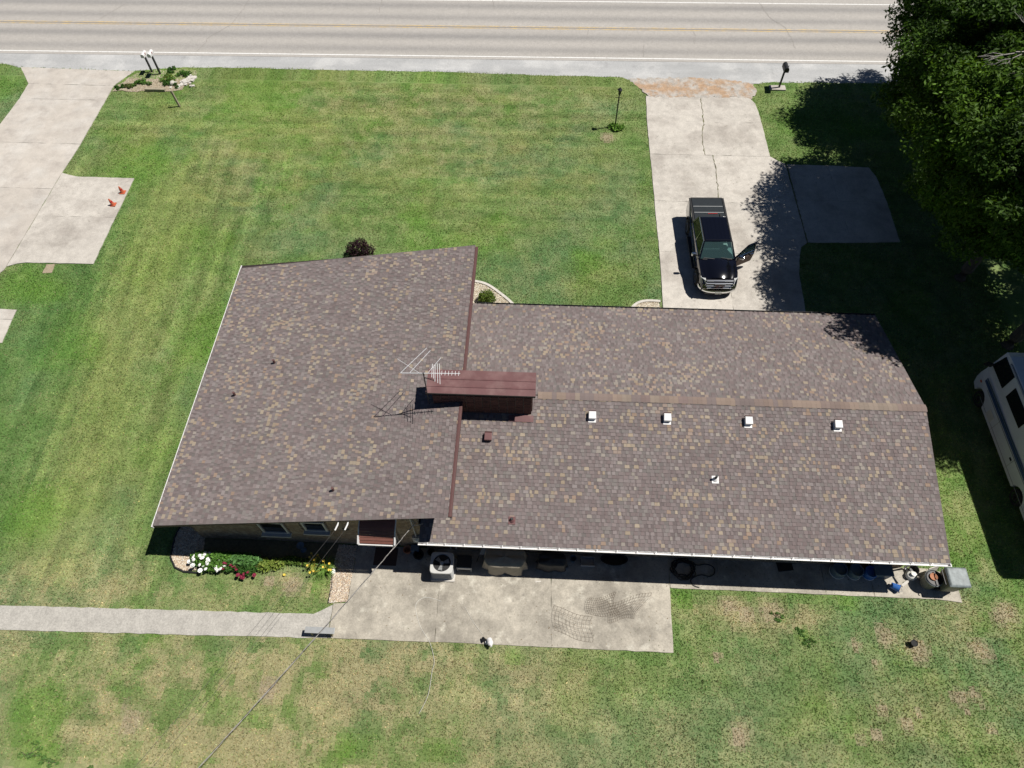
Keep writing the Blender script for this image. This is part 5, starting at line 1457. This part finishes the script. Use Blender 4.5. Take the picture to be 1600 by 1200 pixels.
flower_plant((-12.95, 8.45, .02), (.45, .3), .5, 700, 'white peony left of the crimson flowers', GREEN, 'flower_white', 13, .085, 22)
flower_plant((-12.35, 8.5, .02), (.42, .28), .42, 600, 'crimson peony beside the white peonies', DARKG, 'flower_red', 7, .075, 23)
flower_plant((-11.55, 8.4, .02), (.45, .3), .42, 600, 'crimson peony at the front of the bed, right of the other crimson one', DARKG, 'flower_red', 9, .075, 24)
plant('leafy_plant', (-12.75, 8.75, .02), [((0, 0, .3), (.5, .28, .28)), ((.4, .05, .28), (.4, .25, .25))], 900, (.05, .11), GREEN, 'dark green leafy clump behind the white flowers', 'plant', 25)
plant('leafy_plant', (-11.75, 8.72, .02), [((0, 0, .32), (.55, .3, .3)), ((.35, 0, .3), (.4, .25, .26)), ((-.3, .05, .3), (.35, .25, .25))], 1100, (.06, .13), [(.09, .2, .05), (.12, .26, .08), (.07, .16, .04)], 'tall bright green clump behind the crimson peonies', 'plant', 26)
plant('hosta', (-10.9, 8.62, .02), [((0, 0, .18), (.45, .3, .16)), ((.5, .05, .15), (.4, .26, .14))], 500, (.05, .1), YELG, 'yellow-green hosta clump right of the crimson peonies', 'hosta', 27)
plant('hosta', (-9.85, 8.85, .02), [((0, 0, .14), (.4, .2, .12)), ((.5, -.05, .12), (.4, .18, .1))], 350, (.05, .09), [(.13, .2, .04), (.1, .17, .03)], 'low green ground plant at the shadow edge of the bed', 'plant', 28)
def grassy(name, loc, n, L, cols, label, cat, seed, fm=None, nf=0):
    t = empty(name, loc, label, cat)
    g = np.random.default_rng(seed); V = []; F = []; C = []
    for k in range(n):
        a = g.uniform(0, 6.28); l = L * g.uniform(.6, 1.1); w = .026; up = g.uniform(.4, .9)
        ca, sa = math.cos(a), math.sin(a)
        pts = [(0, .0), (.35 * l, .5 * l * up), (.7 * l, .6 * l * up), (l, .35 * l * up)]
        i0 = len(V)
        for j, (r_, z) in enumerate(pts):
            ww = w * (1 - j / 3.3)
            V += [(ca * r_ - sa * ww, sa * r_ + ca * ww, z), (ca * r_ + sa * ww, sa * r_ - ca * ww, z)]
        for j in range(3): F.append((i0 + 2 * j, i0 + 2 * j + 1, i0 + 2 * j + 3, i0 + 2 * j + 2)); C.append(np.array(cols[g.integers(0, len(cols))]) * g.uniform(.7, 1.3))
    np_mesh('foliage', np.array(V), np.array(F), 'leaf', np.array(C), parent=t)
    for k in range(nf):
        a = g.uniform(0, 6.28); r_ = g.uniform(.1, .45)
        MB().lathe([(.015, 0), (.04, .04), (.05, .045), (.015, .02)], (r_ * math.cos(a), r_ * math.sin(a), g.uniform(.38, .55)), 7).tube([(0, 0, 0), (r_ * math.cos(a), r_ * math.sin(a), .4)], .006, 3).build('flower', fm, t)
grassy('daylily', (-8.35, 8.62, .02), 120, .55, [(.16, .27, .06), (.2, .32, .08), (.12, .22, .04)], 'arching daylily clump with yellow blooms at the gravel strip', 'daylily', 31, 'flower_yellow', 7)
grassy('daylily', (-8.85, 8.7, .02), 80, .38, [(.3, .33, .07), (.22, .3, .06)], 'shorter yellowish daylily clump, left of the arching one', 'daylily', 32, 'flower_yellow', 6)
o = MB().lathe([(.02, 0), (.06, .04), (.05, .09)], n=8).build('yellow_flower', 'flower_yellow', loc=(-10.0, 8.25, .03)); tag(o, 'single yellow-orange flower in the lawn before the bed', 'flower')
t = empty('bird_bath', (-9.44, 9.35, .03), 'pale blue-grey bird bath in the shaded bed below the windows', 'bird bath')
MB().lathe([(.13, 0), (.06, .08), (.05, .4), (.1, .46)], n=14).build('pedestal', 'slate_blue', t)
MB().lathe([(.06, .46), (.15, .52), (.16, .53), (.14, .52), (.001, .48)], n=16).build('bowl', 'slate_blue', t)
o = MB().lathe([(.08, 0), (.13, .05), (.1, .1), (.001, .12)], n=9).build('white_stone', 'flower_white', loc=(-8.05, 8.5, 0)); tag(o, 'white stone at the gravel strip corner by the daylilies', 'stone')
for x, y, s, sd_, lab in ((-17.8, 1.35, .5, 1, 'broad dark weed clump at the lower left photo corner'), (-17.05, 1.25, .35, 2, 'smaller weed clump right of the broad one at the lower left corner'), (-15.4, .95, .35, 3, 'sparse weed clump at the bottom edge of the back lawn'), (10.65, 6.9, .26, 4, 'dark weed patch in the back lawn, upper one of two'), (10.95, 6.6, .3, 5, 'dark weed patch in the back lawn, lower one of two'), (9.85, 7.45, .3, 6, 'weed patch in the dry grass near the rear walk')):
    rnd = random.Random(sd_)
    plant('weed_clump', (x, y, 0), [((rnd.gauss(0, s * .5), rnd.gauss(0, s * .35), .025), (s * rnd.uniform(.2, .4), s * rnd.uniform(.15, .3), .045)) for _ in range(6)], 240, (.025, .05), [(.12, .23, .06), (.14, .26, .07), (.1, .2, .05)], lab, 'weed', 300 + sd_, stems=1, group='weed clumps in the back lawn')

# mailbox garden
def mailbox(name, loc, h, m, label, lean=0.0, arm=0.0, base=None, sc=1.0, rz=0.0):
    t = empty(name, loc, label, 'mailbox', rz=rz)
    MB().box((0, 0, h / 2), (.1, .1, h)).build('post', 'dark_metal' if m != 'wood' else 'wood', t)
    if arm: MB().box((-.0, arm / 2, h - .05), (.09, abs(arm) + .1, .09)).build('arm', 'dark_metal', t)
    prof = [(-.12, 0), (.12, 0), (.12, .14)] + [(.12 * math.cos(a), .14 + .12 * math.sin(a)) for a in [math.pi * k / 6 for k in range(1, 6)]] + [(-.12, .14)]
    bx = MB().hexa([(x * sc, -.28 * sc + arm, h + z * sc) for x, z in prof], [(x * sc, .28 * sc + arm, h + z * sc) for x, z in prof]).build('box', m, t)
    MB().box((.13 * sc, arm, h + .17 * sc), (.02, .04, .14)).build('flag', 'red_plastic' if m == 'white' else 'black', t)
    if base: MB().prism(base, 0, .06).build('base', 'conc', t)
    return t
mailbox('mailbox', (-26.28, 42.2, 0), 1.42, 'white', 'white roadside mailbox on the taller dark post, right of the pair', sc=1.0, arm=-.05)
mailbox('mailbox', (-26.93, 42.42, 0), 1.2, 'white', 'white roadside mailbox on the shorter thin post, left of the pair', sc=.95)
mailbox('mailbox', (15.5, 41.9, .04), 1.32, 'black', 'black mailbox on a post beside the orange driveway apron', sc=1.25, base=[(-.62, -.28), (.42, -.28), (.42, .22), (-.62, .22)])
for i, (x, y, s, c, lab) in enumerate(((-25.55, 41.6, .5, YELG + GREEN, 'yellow-green plant below the mailboxes'), (-25.2, 41.15, .45, DARKG, 'dark round green shrub in the mailbox garden'), (-24.6, 42.1, .55, DARKG + GREEN, 'spreading dark green plant right of the mailboxes'), (-27.2, 41.05, .45, GREEN, 'green tuft on the driveway side of the mailbox garden'), (-28.5, 40.6, .3, DARKG, 'small dark tuft at the driveway corner of the mailbox garden'), (-25.6, 42.6, .35, DARKG, 'low dark plant at the shoulder edge above the mailboxes'), (-27.8, 40.75, .35, [(.12, .14, .05), (.09, .13, .03)], 'brownish low plant beside the green tuft in the mailbox garden'))):
    rnd = random.Random(i + 60)
    plant('garden_plant', (x, y, .02), [((rnd.gauss(0, s * .6), rnd.gauss(0, s * .35), s * rnd.uniform(.12, .3)), (s * rnd.uniform(.3, .6), s * rnd.uniform(.25, .45), s * rnd.uniform(.12, .3))) for _ in range(7)], 620, (.035, .08), c, lab, 'plant', 400 + i)
o = MB().box((0, 0, .09), (1.35, .2, .18)).build('landscape_timber', 'wood', loc=(-26.0, 40.35, 0)); tag(o, 'weathered grey landscape timber at the garden front edge', 'timber')
t = empty('flat_stones', (-24.25, 41.35, 0), 'pile of pale broken concrete pieces at the mailbox garden end', 'stones')
rnd = random.Random(9)
for k in range(34):
    x, y = rnd.gauss(0, .3), rnd.gauss(0, .38); x += y * .35; s = rnd.uniform(.08, .2)
    MB().prism([(s * math.cos(a) * rnd.uniform(.7, 1.1), s * math.sin(a) * rnd.uniform(.7, 1.1)) for a in [2 * math.pi * q / 6 for q in range(6)]], 0, rnd.uniform(.05, .13)).build('stone', 'stone', t, loc=(x, y, 0))
o = MB().lathe([(.16, 0), (.2, .1), (.14, .19), (.001, .22)], n=9).build('white_rock', 'stone', loc=(-25.05, 41.1, .02)); tag(o, 'pale rock beside the dark round garden shrub', 'rock')
t = empty('wooden_post', (-23.88, 38.75, 0), 'leaning weathered wooden post standing alone in the lawn', 'post')
MB().hexa([(-.055, -.055, 0), (.055, -.055, 0), (.055, .055, 0), (-.055, .055, 0)], [(-.155, -.035, 1.15), (-.045, -.035, 1.15), (-.045, .075, 1.15), (-.155, .075, 1.15)]).build('post_shaft', 'wood', t)
def cone(loc, tilt, label):
    t = empty('traffic_cone', loc, label, 'traffic cone', group='traffic cones on the pad'); t.scale = (.86, .86, .86)
    mt = Matrix.Rotation(tilt, 3, 'Y')
    MB().box((0, 0, .02), (.36, .36, .04), mtx=mt).build('base', 'orange', t)
    MB().lathe([(.14, .03), (.09, .3), (.04, .52), (.001, .52)], n=14, mtx=mt).build('cone_body', 'orange', t)
    MB().lathe([(.108, .25), (.083, .35)], n=14, mtx=mt, caps=False).build('stripe', 'red_plastic', t)
cone((-24.72, 30.5, .035), R(-4), 'orange traffic cone farther up the pad edge, nearer the road')
cone((-24.9, 29.45, .035), R(-10), 'slightly tilted orange traffic cone nearer the house end of the pad')
# lamp post
t = empty('lamp_post', (4.56, 37.62, 0), 'black yard lamp post standing in the front lawn', 'lamp post')
MB().lathe([(.08, 0), (.06, .1), (.042, .2), (.038, 2.25), (.055, 2.27), (.055, 2.31)], n=10).build('pole', 'black', t)
MB().hexa([(-.07, -.07, 2.31), (.07, -.07, 2.31), (.07, .07, 2.31), (-.07, .07, 2.31)], [(-.1, -.1, 2.58), (.1, -.1, 2.58), (.1, .1, 2.58), (-.1, .1, 2.58)]).build('lantern', 'pane', t)
MB().lathe([(.15, 2.58), (.06, 2.68), (.02, 2.74)], n=8).build('lantern_cap', 'black', t)
MB().tube([(-.22, 0, 2.05), (.16, 0, 2.05)], .016, 5).build('ladder_bar', 'black', t)

# ------------------------------------------------------------------ trees
def tree(loc, height, crown, n_clump, n_leaf, label, seed, leaf=(.075, .15), cols=DARKG, cat='tree', dead=False):
    """crown = list of (centre, radii) relative to the base; leaves grow in clumps at branch ends"""
    t = empty('broadleaf_tree', loc, label, cat)
    rnd = random.Random(seed); g = np.random.default_rng(seed)
    b = MB()
    th = height * .45
    b.tube([(0, 0, -.1), (.05, .02, .6), (.1, -.05, th * .5), (.0, .1, th), (.1, 0, height * .75)], [.38, .3, .25, .2, .07], 10)
    parts = []
    for (c, r) in crown:
        k = int(n_clump * (r[0] * r[1] * r[2]) / sum(q[1][0] * q[1][1] * q[1][2] for q in crown)) + 1
        for i in range(k):
            d = Vector((rnd.gauss(0, 1), rnd.gauss(0, 1), rnd.gauss(0, 1))).normalized()
            q = rnd.uniform(.45, 1.0) ** .6
            p = Vector((c[0] + d.x * r[0] * q, c[1] + d.y * r[1] * q, c[2] + d.z * r[2] * q))
            s = rnd.uniform(.55, 1.15)
            tone = rnd.uniform(.75, 1.3)
            v, f, cc = leaf_cloud(p, (s * 1.15, s * 1.15, s * .55), int(n_leaf * 1.9 * s * s), leaf, cols, .15, .8, seed * 1000 + len(parts))
            parts.append((v, f, cc * tone))
            if i % 4 == 0:
                m_ = Vector((c[0] * .35, c[1] * .35, min(p.z, th) * .9 + rnd.uniform(0, 1)))
                b.tube([m_ * .8, (m_ + p) * .5 + Vector((0, 0, .4)), p], [.09, .05, .015], 5)
    b.build('trunk', 'bark', t)
    v, f, cc = merge(parts)
    np_mesh('crown', v, f, 'leaf', cc, parent=t)
    return t
TREEC = [(.034, .075, .008), (.048, .10, .011), (.062, .122, .014), (.026, .06, .007)]
TREEL = [(.06, .125, .011), (.085, .16, .015), (.048, .10, .01)]
tree((25.0, 38.9, 0), 12, [((0, 0, 8.0), (4.9, 4.2, 3.8)), ((-1.5, 1.5, 6.2), (3.6, 3.4, 2.4)), ((1.5, 2, 9), (4, 3.6, 3))], 300, 210, 'tall dark leafy tree overhanging the road corner', 41, cols=TREEC)
tree((22.6, 31.6, 0), 13, [((0, 0, 9.0), (5.5, 4.4, 3.9)), ((-2.6, .6, 6.6), (2.6, 3.4, 2.4)), ((1.5, -1, 10), (4, 3.6, 3))], 330, 210, 'dark leafy tree beside the shaded parking pad', 42, cols=TREEC)
tree((22.4, 25.6, 0), 12.5, [((0, 0, 9.0), (5.3, 3.8, 3.6)), ((-1.6, .2, 6.0), (3.2, 3.2, 2.4)), ((-3.0, 2.4, 8.6), (2.8, 2.4, 2.2)), ((-3.2, -.6, 8.2), (2.8, 3.0, 2.2)), ((1, 0, 4.4), (3, 3, 2))], 420, 210, 'brighter green leafy tree between the parking pad and motorhome', 43, cols=TREEL)
tree((23.4, 21.2, 0), 13.5, [((-1.0, 0, 10.2), (5.6, 3.6, 3.0)), ((1.5, -1.5, 10.5), (4, 4, 3.2))], 260, 210, 'broad leafy tree standing beyond the motorhome', 45, cols=TREEC)
tree((29.5, 35, 0), 15, [((0, 0, 9.5), (5.5, 6, 5)), ((1, -4, 9), (4.5, 4.5, 4))], 220, 190, 'tall tree added to block sky light behind the others at the photo edge', 44, cols=TREEC)  # mostly out of view, put in to block sky light
tree((30, 25, 0), 14, [((0, 0, 9), (5.2, 6, 5))], 200, 190, 'tall tree added behind the row to darken sky light, east of the motorhome', 46, cols=TREEC)  # second added tree, mostly out of view, dims the sky light
# bare dead branches reaching out of the corner tree
t = empty('dead_branch', (19.9, 27.6, 10.6), 'bare grey dead branch poking out of the tree canopy', 'branch')
rnd = random.Random(77)
b = MB()
def twig(p, d, l, r, dep):
    q = p + d * l
    b.tube([p, (p + q) / 2 + Vector((rnd.gauss(0, .05), rnd.gauss(0, .05), rnd.gauss(0, .08))) * l, q], [r, r * .8, r * .5], 5)
    if dep:
        for k in range(3):
            nd = (d + Vector((rnd.gauss(0, .45), rnd.gauss(0, .45), rnd.gauss(0, .3)))).normalized()
            twig(p + d * l * rnd.uniform(.45, 1), nd, l * rnd.uniform(.45, .65), r * .55, dep - 1)
twig(Vector((1.2, .2, .8)), Vector((-.95, -.25, .1)).normalized(), 2.2, .05, 3)
twig(Vector((1.5, -.8, .6)), Vector((-.9, -.45, .0)).normalized(), 2.0, .045, 3)
b.build('twig', 'dead', t)
